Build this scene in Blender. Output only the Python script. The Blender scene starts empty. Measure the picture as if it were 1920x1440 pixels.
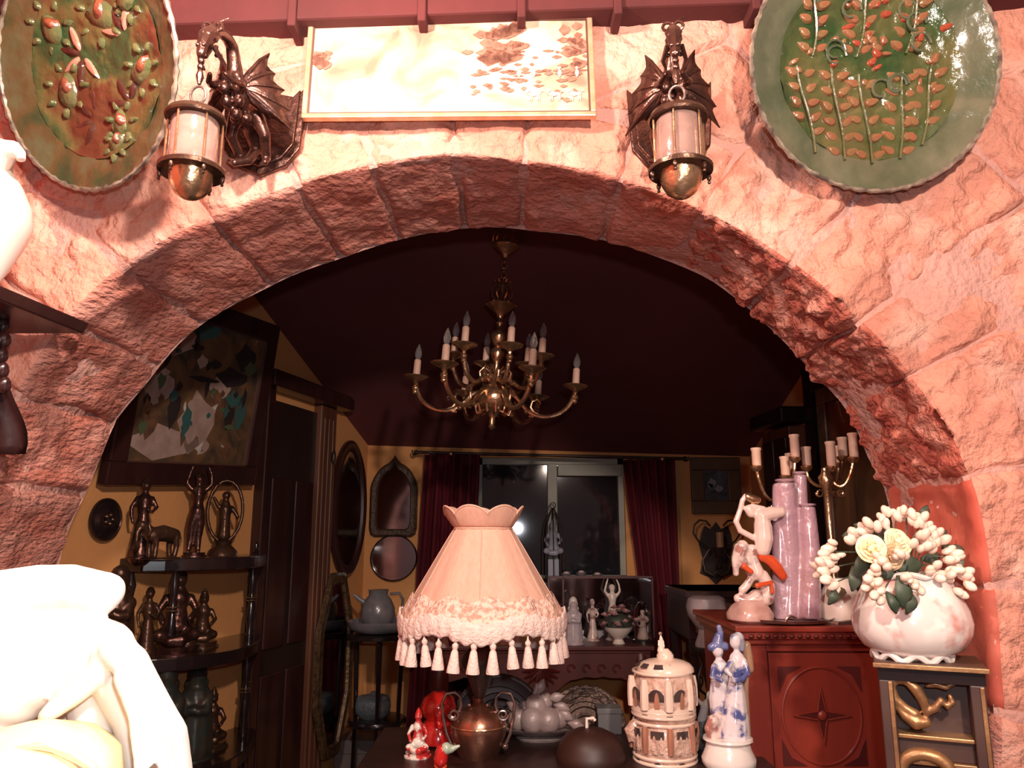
import bpy, math, random
import numpy as np
from math import sin, cos, pi, radians, atan2, sqrt
from mathutils import Vector, Matrix, noise
random.seed(7)
C = bpy.context.scene.collection
SC = bpy.context.scene
# ---------------------------------------------------------------- camera, world, lights, exposure
F = 1440.0; PIT = radians(11.3); EYE = 1.45
cd = bpy.data.cameras.new('camera'); cam = bpy.data.objects.new('camera', cd); C.objects.link(cam)
cd.sensor_fit = 'HORIZONTAL'; cd.sensor_width = 36.0; cd.lens = 36.0*F/1920.0
cd.clip_start = 0.02; cd.clip_end = 60
cam.location = (0, 0, EYE); cam.rotation_euler = (pi/2+PIT, 0, 0)
SC.camera = cam
w = bpy.data.worlds.new('world'); SC.world = w; w.use_nodes = True
w.node_tree.nodes['Background'].inputs[0].default_value = (1.0, 0.62, 0.52, 1)
w.node_tree.nodes['Background'].inputs[1].default_value = 0.55
def lamp(name, loc, power, col, size):
    l = bpy.data.lights.new(name, 'POINT'); l.energy = power; l.color = col; l.shadow_soft_size = size
    o = bpy.data.objects.new(name, l); C.objects.link(o); o.location = loc
    return o
lamp('ceiling_bulb', (-0.42, 0.80, 2.43), 56, (1.0, 0.80, 0.69), 0.035)
lamp('phone_light', (0.06, -0.06, 1.55), 26, (0.90, 0.93, 1.0), 0.02)
lamp('room_bulb', (0.45, -0.30, 2.26), 150, (1.0, 0.80, 0.68), 0.05)
SC.view_settings.view_transform = 'Standard'; SC.view_settings.look = 'None'
SC.view_settings.exposure = 0.2; SC.view_settings.gamma = 1.0; SC.view_settings.use_curve_mapping = False
# ---------------------------------------------------------------- rays from the photograph to the world
SP, CP = sin(PIT), cos(PIT)
def ray(u, v):
    xc = (u-960)/F; yc = (720-v)/F
    return Vector((xc, CP-yc*SP, SP+yc*CP))
def P(u, v, Y):
    d = ray(u, v); return d*(Y/d.y)+Vector((0, 0, EYE))
def ppx(v, Y): return Y/ray(960, v).y/F
def row(z, Y):
    t = (z-EYE)/Y; yc = (t*CP-SP)/(CP+t*SP); return 720-F*yc
def PZ(u, v, z):
    d = ray(u, v); return d*((z-EYE)/d.z)+Vector((0, 0, EYE))
# ---------------------------------------------------------------- materials
MATS = {}
def mat(name, c1, c2=None, rough=0.5, metal=0.0, scale=8.0, bump=0.0, bscale=None, detail=5, thr=(0.35, 0.65), trans=0.0,
        coat=0.0, stretch=None, rnd=0.0, spec=None, c3=None, kind='noise', emis=None, sss=0.0):
    if name in MATS: return MATS[name]
    m = bpy.data.materials.new(name); m.use_nodes = True; MATS[name] = m
    N = m.node_tree.nodes; L = m.node_tree.links; b = N['Principled BSDF']
    b.inputs['Roughness'].default_value = rough; b.inputs['Metallic'].default_value = metal
    b.inputs['Transmission Weight'].default_value = trans; b.inputs['Coat Weight'].default_value = coat
    b.inputs['Coat Roughness'].default_value = 0.12
    if sss: b.inputs['Subsurface Weight'].default_value = sss; b.inputs['Subsurface Scale'].default_value = 0.01
    if spec is not None: b.inputs['Specular IOR Level'].default_value = spec
    tc = N.new('ShaderNodeTexCoord'); mp = N.new('ShaderNodeMapping'); L.new(tc.outputs['Object'], mp.inputs[0])
    if stretch: mp.inputs['Scale'].default_value = stretch
    if c2 is None: c2 = tuple(x*0.82 for x in c1)
    if kind == 'noise':
        n = N.new('ShaderNodeTexNoise'); n.inputs['Scale'].default_value = scale; n.inputs['Detail'].default_value = detail; fac = n.outputs['Fac']
    elif kind == 'wave':
        n = N.new('ShaderNodeTexWave'); n.inputs['Scale'].default_value = scale; n.inputs['Distortion'].default_value = 3.0
        n.inputs['Detail'].default_value = detail; fac = n.outputs['Fac']
    else:
        n = N.new('ShaderNodeTexVoronoi'); n.inputs['Scale'].default_value = scale; fac = n.outputs['Distance']
    L.new(mp.outputs[0], n.inputs['Vector'])
    r = N.new('ShaderNodeValToRGB'); L.new(fac, r.inputs[0])
    r.color_ramp.elements[0].position = thr[0]; r.color_ramp.elements[1].position = thr[1]
    r.color_ramp.elements[0].color = (*c1, 1); r.color_ramp.elements[1].color = (*c2, 1)
    if c3:
        e = r.color_ramp.elements.new((thr[0]+thr[1])/2); e.color = (*c3, 1)
    col = r.outputs[0]
    if rnd:
        oi = N.new('ShaderNodeObjectInfo'); hs = N.new('ShaderNodeHueSaturation')
        mr = N.new('ShaderNodeMapRange'); mr.inputs['To Min'].default_value = 1-rnd; mr.inputs['To Max'].default_value = 1+rnd
        L.new(oi.outputs['Random'], mr.inputs[0]); L.new(mr.outputs[0], hs.inputs['Value'])
        L.new(col, hs.inputs['Color']); col = hs.outputs[0]
    L.new(col, b.inputs['Base Color'])
    if bump:
        n2 = N.new('ShaderNodeTexNoise'); n2.inputs['Scale'].default_value = bscale or scale*3; n2.inputs['Detail'].default_value = 6
        L.new(mp.outputs[0], n2.inputs['Vector'])
        bp = N.new('ShaderNodeBump'); bp.inputs['Strength'].default_value = bump; bp.inputs['Distance'].default_value = 0.028 if 'stone' in name or name == 'mortar' else 0.01
        L.new(n2.outputs['Fac'], bp.inputs['Height']); L.new(bp.outputs[0], b.inputs['Normal'])
    if emis: b.inputs['Emission Color'].default_value = (*emis[:3], 1); b.inputs['Emission Strength'].default_value = emis[3]
    return m
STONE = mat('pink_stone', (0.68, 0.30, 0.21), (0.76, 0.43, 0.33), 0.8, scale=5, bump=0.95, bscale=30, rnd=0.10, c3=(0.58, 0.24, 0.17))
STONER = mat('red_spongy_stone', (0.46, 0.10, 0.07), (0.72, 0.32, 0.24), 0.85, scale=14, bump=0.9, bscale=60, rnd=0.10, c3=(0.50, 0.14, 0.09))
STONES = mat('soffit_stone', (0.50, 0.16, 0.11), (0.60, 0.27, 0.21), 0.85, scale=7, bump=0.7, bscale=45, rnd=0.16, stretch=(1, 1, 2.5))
MORT = mat('mortar', (0.66, 0.33, 0.26), (0.50, 0.27, 0.23), 0.9, scale=6, bump=0.6, bscale=50)
REDP = mat('red_plaster', (0.50, 0.09, 0.055), (0.60, 0.17, 0.11), 0.7, scale=4, bump=0.3, bscale=20)
REDW = mat('red_painted_wood', (0.11, 0.018, 0.018), (0.08, 0.014, 0.014), 0.85, scale=6, bump=0.2)
REDF = mat('red_fabric', (0.55, 0.02, 0.02), (0.42, 0.015, 0.02), 0.8, scale=20, bump=0.2)
YEL = mat('ochre_wall', (0.74, 0.34, 0.12), (0.68, 0.305, 0.105), 0.85, scale=3, bump=0.15, bscale=40)
CEIL = mat('maroon_ceiling', (0.15, 0.035, 0.037), (0.12, 0.028, 0.03), 0.75, scale=2, bump=0.1)
FLOOR = mat('dark_floor', (0.06, 0.04, 0.035), (0.04, 0.028, 0.025), 0.4, scale=6, stretch=(1, 6, 1))
WALN = mat('dark_walnut', (0.045, 0.014, 0.012), (0.025, 0.008, 0.008), 0.35, scale=12, stretch=(1, 1, 0.2), bump=0.1, coat=0.3)
BLKW = mat('black_lacquer_wood', (0.012, 0.008, 0.009), (0.02, 0.011, 0.011), 0.22, scale=12, coat=0.4)
MAHO = mat('red_mahogany', (0.28, 0.04, 0.022), (0.19, 0.026, 0.017), 0.33, scale=9, stretch=(1, 1, 0.15), bump=0.12, coat=0.35)
MAHD = mat('dark_mahogany', (0.10, 0.014, 0.011), (0.07, 0.01, 0.009), 0.4, scale=9, stretch=(1, 1, 0.2))
OAK = mat('brown_door_wood', (0.16, 0.06, 0.03), (0.10, 0.036, 0.02), 0.4, scale=10, stretch=(2, 2, 0.15), bump=0.12)
BRONZ = mat('dark_bronze', (0.17, 0.085, 0.065), (0.09, 0.042, 0.035), 0.27, 0.85, scale=30, bump=0.2, bscale=90)
BRONZ2 = mat('blackened_bronze', (0.07, 0.035, 0.025), (0.12, 0.06, 0.035), 0.32, 0.7, scale=25, bump=0.2)
BRASS = mat('old_brass', (0.72, 0.47, 0.28), (0.50, 0.29, 0.16), 0.24, 0.9, scale=25, bump=0.25, bscale=60)
PEWT = mat('antique_pewter', (0.42, 0.33, 0.29), (0.25, 0.19, 0.17), 0.3, 0.9, scale=20, bump=0.15)
COPP = mat('worn_copper', (0.42, 0.20, 0.13), (0.22, 0.11, 0.08), 0.3, 0.9, scale=14, bump=0.15)
GOLD = mat('gilt_wood', (0.46, 0.25, 0.11), (0.24, 0.12, 0.06), 0.38, 0.6, scale=12, bump=0.2)
GILT = mat('pale_gilt_moulding', (0.80, 0.55, 0.36), (0.62, 0.38, 0.22), 0.3, 0.5, scale=30)
IRON = mat('black_iron', (0.045, 0.033, 0.03), (0.07, 0.045, 0.035), 0.45, 0.6, scale=30)
WHITE = mat('white_porcelain', (0.86, 0.80, 0.74), (0.80, 0.72, 0.66), 0.2, scale=5, coat=0.5)
WHITEM = mat('cream_glazed_ceramic', (0.86, 0.74, 0.66), (0.78, 0.64, 0.56), 0.3, scale=5, coat=0.3)
STAT = mat('white_marble_glaze', (0.84, 0.80, 0.75), (0.76, 0.70, 0.64), 0.45, scale=6, thr=(0.3, 0.8))
STATY = mat('pale_gold_glaze', (0.85, 0.68, 0.34), (0.90, 0.80, 0.55), 0.3, scale=9)
BLUEW = mat('blue_and_white_porcelain', (0.70, 0.64, 0.66), (0.08, 0.10, 0.27), 0.2, scale=28, thr=(0.50, 0.60), coat=0.5)
MULTI = mat('painted_porcelain', (0.80, 0.60, 0.52), (0.38, 0.16, 0.13), 0.2, scale=32, thr=(0.46, 0.62), coat=0.5, c3=(0.62, 0.50, 0.46))
ORANG = mat('orange_glaze', (0.72, 0.10, 0.03), (0.60, 0.07, 0.02), 0.12, scale=20, coat=0.8)
REDG = mat('red_glaze', (0.55, 0.02, 0.015), (0.42, 0.012, 0.012), 0.12, scale=10, coat=0.8)
CREAM = mat('cream_candle_sleeve', (0.82, 0.54, 0.40), (0.72, 0.44, 0.32), 0.5, scale=30)
GLASS = mat('clear_glass', (1, 1, 1), (0.95, 0.95, 0.95), 0.03, trans=1.0)
LGLASS = mat('pink_lantern_glass', (0.62, 0.40, 0.34), (0.50, 0.31, 0.26), 0.10, scale=30, trans=0.6, bump=0.25, bscale=35)
PGLASS = mat('lilac_glass', (0.74, 0.47, 0.52), (0.64, 0.38, 0.45), 0.08, scale=9, trans=0.35, coat=0.9, bump=0.9, bscale=26)
DGLASS = mat('night_window_glass', (0.012, 0.014, 0.02), (0.02, 0.018, 0.02), 0.05, scale=2, spec=0.6)
MIRR = mat('mirror_glass', (0.42, 0.42, 0.45), (0.36, 0.35, 0.38), 0.07, 1.0, scale=4)
TABLE = mat('near_black_table', (0.018, 0.008, 0.007), (0.03, 0.012, 0.01), 0.35, scale=9)
CURT = mat('crimson_velvet', (0.16, 0.006, 0.018), (0.10, 0.004, 0.012), 0.85, scale=40, stretch=(1, 1, 0.1), bump=0.2)
SHADE = mat('peach_silk_shade', (0.76, 0.44, 0.33), (0.70, 0.39, 0.29), 0.75, scale=30, stretch=(4, 4, 0.5), bump=0.1, sss=0.2)
LACE = mat('peach_lace', (0.62, 0.34, 0.26), (0.92, 0.64, 0.52), 0.8, scale=85, thr=(0.42, 0.56), bump=0.8, bscale=120)
TRIMM = mat('cream_fringe', (0.90, 0.70, 0.62), (0.82, 0.60, 0.53), 0.85, scale=80, bump=0.6, bscale=150)
GREEN = mat('green_glaze', (0.022, 0.060, 0.016), (0.11, 0.10, 0.035), 0.16, scale=9, bump=0.6, bscale=26, coat=0.8)
GREENR = mat('pale_green_glazed_rim', (0.065, 0.085, 0.045), (0.13, 0.13, 0.08), 0.16, scale=9, bump=0.35, bscale=24, coat=0.8)
GRORG = mat('green_orange_mottled_glaze', (0.03, 0.06, 0.022), (0.10, 0.035, 0.018), 0.22, scale=9, thr=(0.42, 0.62), bump=0.35, bscale=45, coat=0.25, c3=(0.11, 0.085, 0.03))
TERRA = mat('orange_brown_glazed_leaf', (0.26, 0.095, 0.045), (0.22, 0.12, 0.05), 0.2, scale=40, coat=0.7, bump=0.2)
OLIVE = mat('olive_glaze', (0.07, 0.09, 0.035), (0.12, 0.11, 0.045), 0.18, scale=30, coat=0.7, bump=0.3)
DKSLIT = mat('dark_incised_glaze', (0.05, 0.015, 0.012), (0.07, 0.03, 0.02), 0.2, scale=20, coat=0.5)
GREYC = mat('grey_blue_ceramic', (0.20, 0.17, 0.18), (0.12, 0.12, 0.13), 0.3, scale=20, coat=0.4)
STEIN = mat('stoneware_beige', (0.72, 0.50, 0.40), (0.52, 0.32, 0.24), 0.3, scale=38, bump=0.5, bscale=60, coat=0.4)
STEINL = mat('stoneware_cream', (0.85, 0.66, 0.54), (0.78, 0.58, 0.46), 0.25, scale=20, coat=0.5)
STEIND = mat('stoneware_dark_relief', (0.035, 0.025, 0.025), (0.09, 0.06, 0.05), 0.3, scale=20, coat=0.4)
STEINT = mat('stoneware_terracotta', (0.45, 0.20, 0.12), (0.34, 0.15, 0.10), 0.3, scale=30, coat=0.4)
PETAL = mat('pale_pink_bud', (0.90, 0.62, 0.50), (0.92, 0.78, 0.62), 0.55, scale=30, rnd=0.08)
ROSE = mat('pale_yellow_petal', (0.92, 0.74, 0.42), (0.90, 0.80, 0.55), 0.6, scale=20)
LEAF = mat('dark_green_leaf', (0.045, 0.07, 0.04), (0.09, 0.11, 0.075), 0.5, scale=30)
PLANT = mat('white_planter_glaze', (0.88, 0.80, 0.74), (0.66, 0.32, 0.27), 0.18, scale=13, thr=(0.56, 0.68), coat=0.7)
# ---------------------------------------------------------------- mesh builder
ORG = {}
class MB:
    def __init__(s): s.v = []; s.f = []
    def add(s, vs, fs):
        k = len(s.v); s.v += [Vector(p) for p in vs]; s.f += [tuple(i+k for i in f) for f in fs]; return s
    def box(s, a, b, M=None):
        x0, y0, z0 = a; x1, y1, z1 = b
        vs = [Vector(p) for p in ((x0,y0,z0),(x1,y0,z0),(x1,y1,z0),(x0,y1,z0),(x0,y0,z1),(x1,y0,z1),(x1,y1,z1),(x0,y1,z1))]
        if M: vs = [M @ p for p in vs]
        return s.add(vs, [(0,3,2,1),(4,5,6,7),(0,1,5,4),(1,2,6,5),(2,3,7,6),(3,0,4,7)])
    def hexa(s, q0, q1):       # two quads of world points joined into a solid
        return s.add(list(q0)+list(q1), [(0,1,2,3),(7,6,5,4),(0,4,5,1),(1,5,6,2),(2,6,7,3),(3,7,4,0)])
    def lathe(s, prof, c=(0,0), n=24, M=None, mod=None, cap=True):
        vs = []; 
        for j, (r, z) in enumerate(prof):
            for i in range(n):
                a = 2*pi*i/n; rr = r*(mod(a, j/(len(prof)-1)) if mod else 1)
                vs.append(Vector((c[0]+rr*cos(a), c[1]+rr*sin(a), z)))
        fs = [(j*n+i, j*n+(i+1)%n, (j+1)*n+(i+1)%n, (j+1)*n+i) for j in range(len(prof)-1) for i in range(n)]
        if cap: fs += [tuple(range(n-1,-1,-1)), tuple(range((len(prof)-1)*n, len(prof)*n))]
        if M: vs = [M @ p for p in vs]
        return s.add(vs, fs)
    def tube(s, path, rad, n=8, closed=False, flat=1.0):
        pts = [Vector(p) for p in path]; m = len(pts)
        if not hasattr(rad, '__len__'): rad = [rad]*m
        vs = []; up = None
        for i, p in enumerate(pts):
            if closed: t = pts[(i+1)%m]-pts[i-1]
            else: t = pts[min(i+1,m-1)]-pts[max(i-1,0)]
            if t.length < 1e-9: t = Vector((0,0,1))
            t.normalize()
            if up is None: up = t.orthogonal().normalized()
            up = (up-t*up.dot(t)); up = up.normalized() if up.length > 1e-6 else t.orthogonal().normalized()
            w_ = t.cross(up)
            for k in range(n):
                a = 2*pi*k/n; vs.append(p+(up*cos(a)*flat+w_*sin(a))*rad[i])
        fs = []
        for i in range(m if closed else m-1):
            j = (i+1)%m
            fs += [(i*n+k, i*n+(k+1)%n, j*n+(k+1)%n, j*n+k) for k in range(n)]
        if not closed: fs += [tuple(range(n-1,-1,-1)), tuple(range((m-1)*n, m*n))]
        return s.add(vs, fs)
    def ball(s, c, r, n=12, m=8, M=None):
        if not hasattr(r, '__len__'): r = (r,r,r)
        c = Vector(c); vs = [Vector((0,0,-r[2]))]
        for j in range(1, m):
            a = -pi/2+pi*j/m
            for i in range(n):
                b = 2*pi*i/n; vs.append(Vector((r[0]*cos(a)*cos(b), r[1]*cos(a)*sin(b), r[2]*sin(a))))
        vs.append(Vector((0,0,r[2])))
        fs = [(0, 1+(i+1)%n, 1+i) for i in range(n)]
        for j in range(m-2):
            fs += [(1+j*n+i, 1+j*n+(i+1)%n, 1+(j+1)*n+(i+1)%n, 1+(j+1)*n+i) for i in range(n)]
        k = 1+(m-2)*n; fs += [(k+i, k+(i+1)%n, len(vs)-1) for i in range(n)]
        if M: vs = [M @ p for p in vs]
        return s.add([p+c for p in vs], fs)
    def grid(s, fn, nu, nv, closeu=False):
        vs = [fn(i/(nu if closeu else nu-1), j/(nv-1)) for j in range(nv) for i in range(nu)]
        fs = [(j*nu+i, j*nu+(i+1)%nu, (j+1)*nu+(i+1)%nu, (j+1)*nu+i) for j in range(nv-1) for i in range(nu if closeu else nu-1)]
        return s.add(vs, fs)
    def prism(s, poly, t, M):   # poly in the local xz-plane, thickness t along local -y
        n = len(poly); vs = [M @ Vector((x, 0, z)) for x, z in poly]+[M @ Vector((x, -t, z)) for x, z in poly]
        fs = [tuple(range(n)), tuple(range(2*n-1, n-1, -1))]+[(i, i+n, (i+1)%n+n, (i+1)%n) for i in range(n)]
        return s.add(vs, fs)
    def build(s, name, m, parent=None, smooth=True, origin=None, sharp=True, bevel=0, solid=0, remesh=0, sub=0):
        if parent is not None: origin = ORG[parent.name]
        elif origin is None:
            a = np.array([tuple(p) for p in s.v]); origin = Vector(((a[:,0].min()+a[:,0].max())/2, (a[:,1].min()+a[:,1].max())/2, a[:,2].min()))
        origin = Vector(origin)
        me = bpy.data.meshes.new(name); me.from_pydata([tuple(p-origin) for p in s.v], [], s.f); me.update()
        import bmesh
        bm = bmesh.new(); bm.from_mesh(me); bmesh.ops.recalc_face_normals(bm, faces=bm.faces)
        if smooth:
            for f in bm.faces: f.smooth = True
            for e in (bm.edges if sharp else []):
                if len(e.link_faces) == 2 and e.calc_face_angle(0) > 0.75: e.smooth = False
        bm.to_mesh(me); bm.free()
        me.materials.append(m)
        o = bpy.data.objects.new(name, me); C.objects.link(o)
        if parent is not None: o.parent = parent
        else: o.location = origin
        ORG[o.name] = origin
        if remesh:
            md = o.modifiers.new('skin', 'REMESH'); md.mode = 'VOXEL'; md.voxel_size = remesh; md.use_smooth_shade = True
            md = o.modifiers.new('soft', 'SMOOTH'); md.iterations = 3; md.factor = 0.5
        if solid:
            md = o.modifiers.new('thick', 'SOLIDIFY'); md.thickness = solid; md.offset = 0
        if bevel:
            md = o.modifiers.new('edge', 'BEVEL'); md.width = bevel; md.segments = 2; md.limit_method = 'ANGLE'
        if sub:
            md = o.modifiers.new('sub', 'SUBSURF'); md.levels = sub; md.render_levels = sub
        return o
def tag(o, label=None, cat=None, group=None, kind=None):
    if label: o['label'] = label
    if cat: o['category'] = cat
    if group: o['group'] = group
    if kind: o['kind'] = kind
    return o
def thing(name, label, cat, loc=(0,0,0), rz=0, group=None):
    o = bpy.data.objects.new(name, None); C.objects.link(o); o.location = loc; o.rotation_euler = (0,0,rz)
    o.empty_display_size = 0.05
    ORG[o.name] = Vector(loc) if rz == 0 else Vector((0,0,0))
    return tag(o, label, cat, group)
def local(o): ORG[o.name] = Vector((0,0,0)); return o       # the parts of this thing are written in its own frame
def copy_tree(o, parent=None):
    c = o.copy(); C.objects.link(c)
    if parent is not None: c.parent = parent
    for ch in list(o.children): copy_tree(ch, c)
    return c
def inst(src, parent, loc, rot=(0,0,0), sc=1.0):            # another piece sharing src's mesh
    c = src.copy(); C.objects.link(c); c.parent = parent; c.location = loc; c.rotation_euler = rot
    c.scale = (sc,sc,sc) if not hasattr(sc, '__len__') else sc
    ORG[c.name] = Vector((0,0,0)); return c
def plathe(m, u, Y, prof, n=24, mod=None, cap=True):        # profile given as (half width, row) in photograph pixels at depth Y
    vm = (prof[0][1]+prof[-1][1])/2; x = P(u, vm, Y).x
    pr = [(r*ppx(v, Y), P(u, v, Y).z) for r, v in prof]
    if pr[0][1] > pr[-1][1]: pr = pr[::-1]
    return m.lathe(pr, (x, Y), n, mod=mod, cap=cap)
def fbm(p, s, o=4): return noise.fractal(Vector(p)*s, 1.0, 2.0, o)
# ---------------------------------------------------------------- the arch wall
WY, WB = 1.50, 1.86
FPp = [(-75,1700),(-75,1440),(-68,1250),(-60,1100),(-35,950),(0,815),(55,705),(120,610),(205,525),(300,462),(430,400),(560,350),(700,312),(850,290),(960,302),(1100,322),(1250,368),(1375,430),(1490,505),(1600,600),(1710,720),(1780,820),(1822,930),(1850,1100),(1862,1250),(1868,1440),(1868,1700)]
BPp = [(85,1700),(88,1440),(95,1200),(105,1060),(125,990),(160,920),(188,850),(215,785),(270,720),(330,645),(372,608),(430,572),(485,545),(540,517),(640,482),(740,449),(840,429),(930,423),(1010,432),(1090,440),(1150,452),(1240,482),(1330,520),(1400,572),(1455,622),(1520,690),(1590,765),(1632,860),(1662,915),(1680,1000),(1690,1200),(1694,1440),(1694,1700)]
CX, CZ = -0.04, EYE-0.12
def polar(pts, Y):
    a, r = [], []
    for u, v in pts:
        p = P(u, v, Y); a.append(atan2(p.z-CZ, p.x-CX)); r.append(sqrt((p.x-CX)**2+(p.z-CZ)**2))
    a = np.array(a); a = np.where(a < -pi/2, a+2*pi, a); i = np.argsort(a); return a[i], np.array(r)[i]
fa, fr = polar(FPp, WY); ba, br = polar(BPp, WB)
RF = lambda t: float(np.interp(t, fa, fr)); RB = lambda t: float(np.interp(t, ba, br))
TH0, TH1 = -0.85, pi+0.85
rs = random.Random(5)
cuts = [TH0]
while cuts[-1] < TH1-0.12: cuts.append(cuts[-1]+rs.uniform(0.15, 0.24))
cuts[-1] = TH1
lens = []
for a, b in zip(cuts[:-1], cuts[1:]):
    m_ = (a+b)/2; lens.append((rs.uniform(0.30, 0.50) if m_ < 1.05 else rs.uniform(0.10, 0.17) if m_ < 2.1 else rs.uniform(0.16, 0.30)))
def ROUT(t):
    for a, b, l in zip(cuts[:-1], cuts[1:], lens):
        if a <= t <= b: return RF(t)+l
    return RF(t)+0.2
def arch_pt(t, w, off, L=0.3, rough=1.0):
    # w in -1..0 runs along the soffit from the back edge to the front edge, 0..1 out over the face
    e = (cos(t), sin(t))
    hf = RF(t); hb = RB(t)
    if w <= 0:
        k = -w; r = hf*(1-k)+hb*k; y = WY*(1-k)+WB*k
        nb = min(1, k/0.14); nrm = Vector((-e[0]*nb, -(1-nb)*0.8, -e[1]*nb))
    else:
        r = hf+w*L; y = WY; nb = min(1, w*L/0.05); nrm = Vector((-e[0]*(1-nb)*0.8, -1, -e[1]*(1-nb)*0.8))
    p = Vector((CX+r*e[0], y, CZ+r*e[1]))
    if nrm.length > 1e-6: nrm.normalize()
    return p, nrm
wall = MB()
def mortar(i, j):
    t = TH0+(TH1-TH0)*i; w_ = -1+2*j
    if w_ > 0: w_ = w_**1.5
    p, n = arch_pt(t, w_, 0, 2.4)
    d = -0.006+0.010*fbm(p, 7)
    return p+n*d
wall.grid(mortar, 220, 70)
wall.grid(lambda i, j: Vector((CX+(RB(TH0+(TH1-TH0)*i)+j*2.4)*cos(TH0+(TH1-TH0)*i), WB+0.01, CZ+(RB(TH0+(TH1-TH0)*i)+j*2.4)*sin(TH0+(TH1-TH0)*i))), 120, 3)
wf = wall.build('wall_front', MORT, origin=(0,WY,0)); tag(wf, kind='structure')
for si, (a, b, L) in enumerate(zip(cuts[:-1], cuts[1:], lens)):
    mid = (a+b)/2; spongy = 0.15 < mid < 0.95; jamb = mid < 0.15 and mid > -0.3
    ga = 0.003; amp = 0.022 if spongy else 0.012
    m = MB(); NI, NJ = (30, 66) if spongy else (20, 44)
    def fn(i, j):
        t = a+ga+(b-a-2*ga)*i; wv = -0.985+1.985*j
        t += 0.012*noise.noise(Vector((wv*3, si*3.1, 0)))*(1 if 0 < i < 1 else 1)
        p, n = arch_pt(t, wv, 0, L-0.008)
        e = min(i, 1-i)*(b-a)*1.0; e2 = min((1-j)*1.985*L, 0.1)
        edge = min(1, e/0.016)*min(1, e2/0.014)
        edge = sqrt(max(0, 1-(1-edge)**2))
        d = -0.009+0.012*edge+amp*fbm(p+Vector((si*.03, 0, 0)), 7)*(.5+.5*edge)+amp*0.5*fbm(p, 26)*edge
        if spongy and wv < 0: d += 0.012*edge*fbm(p, 42)
        return p+n*d
    m.grid(fn, NI, NJ)
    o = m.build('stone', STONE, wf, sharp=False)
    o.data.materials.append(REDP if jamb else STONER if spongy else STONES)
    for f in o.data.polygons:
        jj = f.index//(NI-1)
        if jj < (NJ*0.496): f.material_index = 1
# field stones: cells of an irregular grid, stopped by the ring of arch stones
seeds = []
z = 0.9; k = 0
while z < 3.3:
    x = -1.9+(k%2)*0.17
    while x < 1.9:
        seeds.append((x+rs.uniform(-0.07, 0.07), z+rs.uniform(-0.04, 0.04))); x += rs.uniform(0.30, 0.48)
    z += 0.205; k += 1
def inside(x, z):
    r = sqrt((x-CX)**2+(z-CZ)**2); t = atan2(z-CZ, x-CX); t = t+2*pi if t < -pi/2 else t
    return r < ROUT(t)+0.008
seeds = [s_ for s_ in seeds if not inside(*s_)]
for si, (sx, sz) in enumerate(seeds):
    if abs(sx) > 1.35 or sz > 2.9: continue
    nb = [(x, z) for x, z in seeds if (x, z) != (sx, sz) and abs(x-sx) < 0.9 and abs(z-sz) < 0.9]
    NT, NR = 44, 9; rad = []
    for i in range(NT):
        a = 2*pi*i/NT; dx, dz = cos(a), sin(a); r = 0.42
        for x, z in nb:
            vx, vz = x-sx, z-sz; d = dx*vx+dz*vz
            if d > 1e-6: r = min(r, (vx*vx+vz*vz)/2/d)
        q = 0.012
        while q < r and not inside(sx+dx*q, sz+dz*q): q += 0.012
        rad.append(max(0.01, min(r, q)-0.003))
    if sum(rad)/NT < 0.045: continue
    ph = rs.uniform(0, 50); m = MB(); tx, tz = rs.uniform(-0.04, 0.04), rs.uniform(-0.04, 0.04)
    def fn(i, j):
        q = (j)**0.7; i_ = int(round(i*NT))%NT; a = 2*pi*i_/NT; r = rad[i_]*q
        edge = min(1, (rad[i_]-r)/0.014); edge = sqrt(max(0, 1-(1-edge)**2))
        x, z = sx+r*cos(a), sz+r*sin(a); p = Vector((x, WY, z))
        d = -0.008+0.012*edge+0.011*fbm(p, 7)+edge*(0.004*fbm(p+Vector((ph,0,0)), 24))+edge*((x-sx)*tx+(z-sz)*tz)
        return Vector((x, WY-d, z))
    m.grid(fn, NT, NR, closeu=True); m.build('stone', STONE, wf, sharp=False)
# ---------------------------------------------------------------- rooms
def struct(mb, name, m, **k): return tag(mb.build(name, m, smooth=False, **k), kind='structure')
def WLx(Y): return -1.924+0.27*Y                       # left wall of the inner room
BY = 4.2
def RWx(Y): return 1.30+0.075*(BY-Y)
def CZe(Y): return EYE+0.49+0.45*(BY-Y)
struct(MB().hexa([Vector((WLx(1.87),1.87,0)),Vector((WLx(BY),BY,0)),Vector((WLx(BY),BY,CZe(BY)+.3)),Vector((WLx(1.87),1.87,CZe(1.87)+.1))],
    [Vector((WLx(1.87)-.12,1.87,0)),Vector((WLx(BY)-.12,BY,0)),Vector((WLx(BY)-.12,BY,CZe(BY)+.3)),Vector((WLx(1.87)-.12,1.87,CZe(1.87)+.1))]), 'wall_left', YEL)
struct(MB().hexa([Vector((RWx(1.87),1.87,0)),Vector((RWx(BY),BY,0)),Vector((RWx(BY),BY,CZe(BY)+.3)),Vector((RWx(1.87),1.87,CZe(1.87)+.1))],
    [Vector((RWx(1.87)+.12,1.87,0)),Vector((RWx(BY)+.12,BY,0)),Vector((RWx(BY)+.12,BY,CZe(BY)+.3)),Vector((RWx(1.87)+.12,1.87,CZe(1.87)+.1))]), 'wall_right', YEL)
zl, zr = P(690,835,BY).z, P(1405,856,BY).z
def cz(x, Y): return (zl+(zr-zl)*(x+0.79)/2.09)+0.45*(BY-Y)
cc = [(-1.6,1.8),(1.6,1.8),(1.6,BY+.1),(-1.6,BY+.1)]
struct(MB().hexa([Vector((x,y,cz(x,y))) for x,y in cc], [Vector((x,y,cz(x,y)+.08)) for x,y in cc]), 'ceiling', CEIL)
struct(MB().box((-2.6,-1.6,-0.05),(2.6,BY+.1,0)), 'floor', FLOOR)
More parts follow.
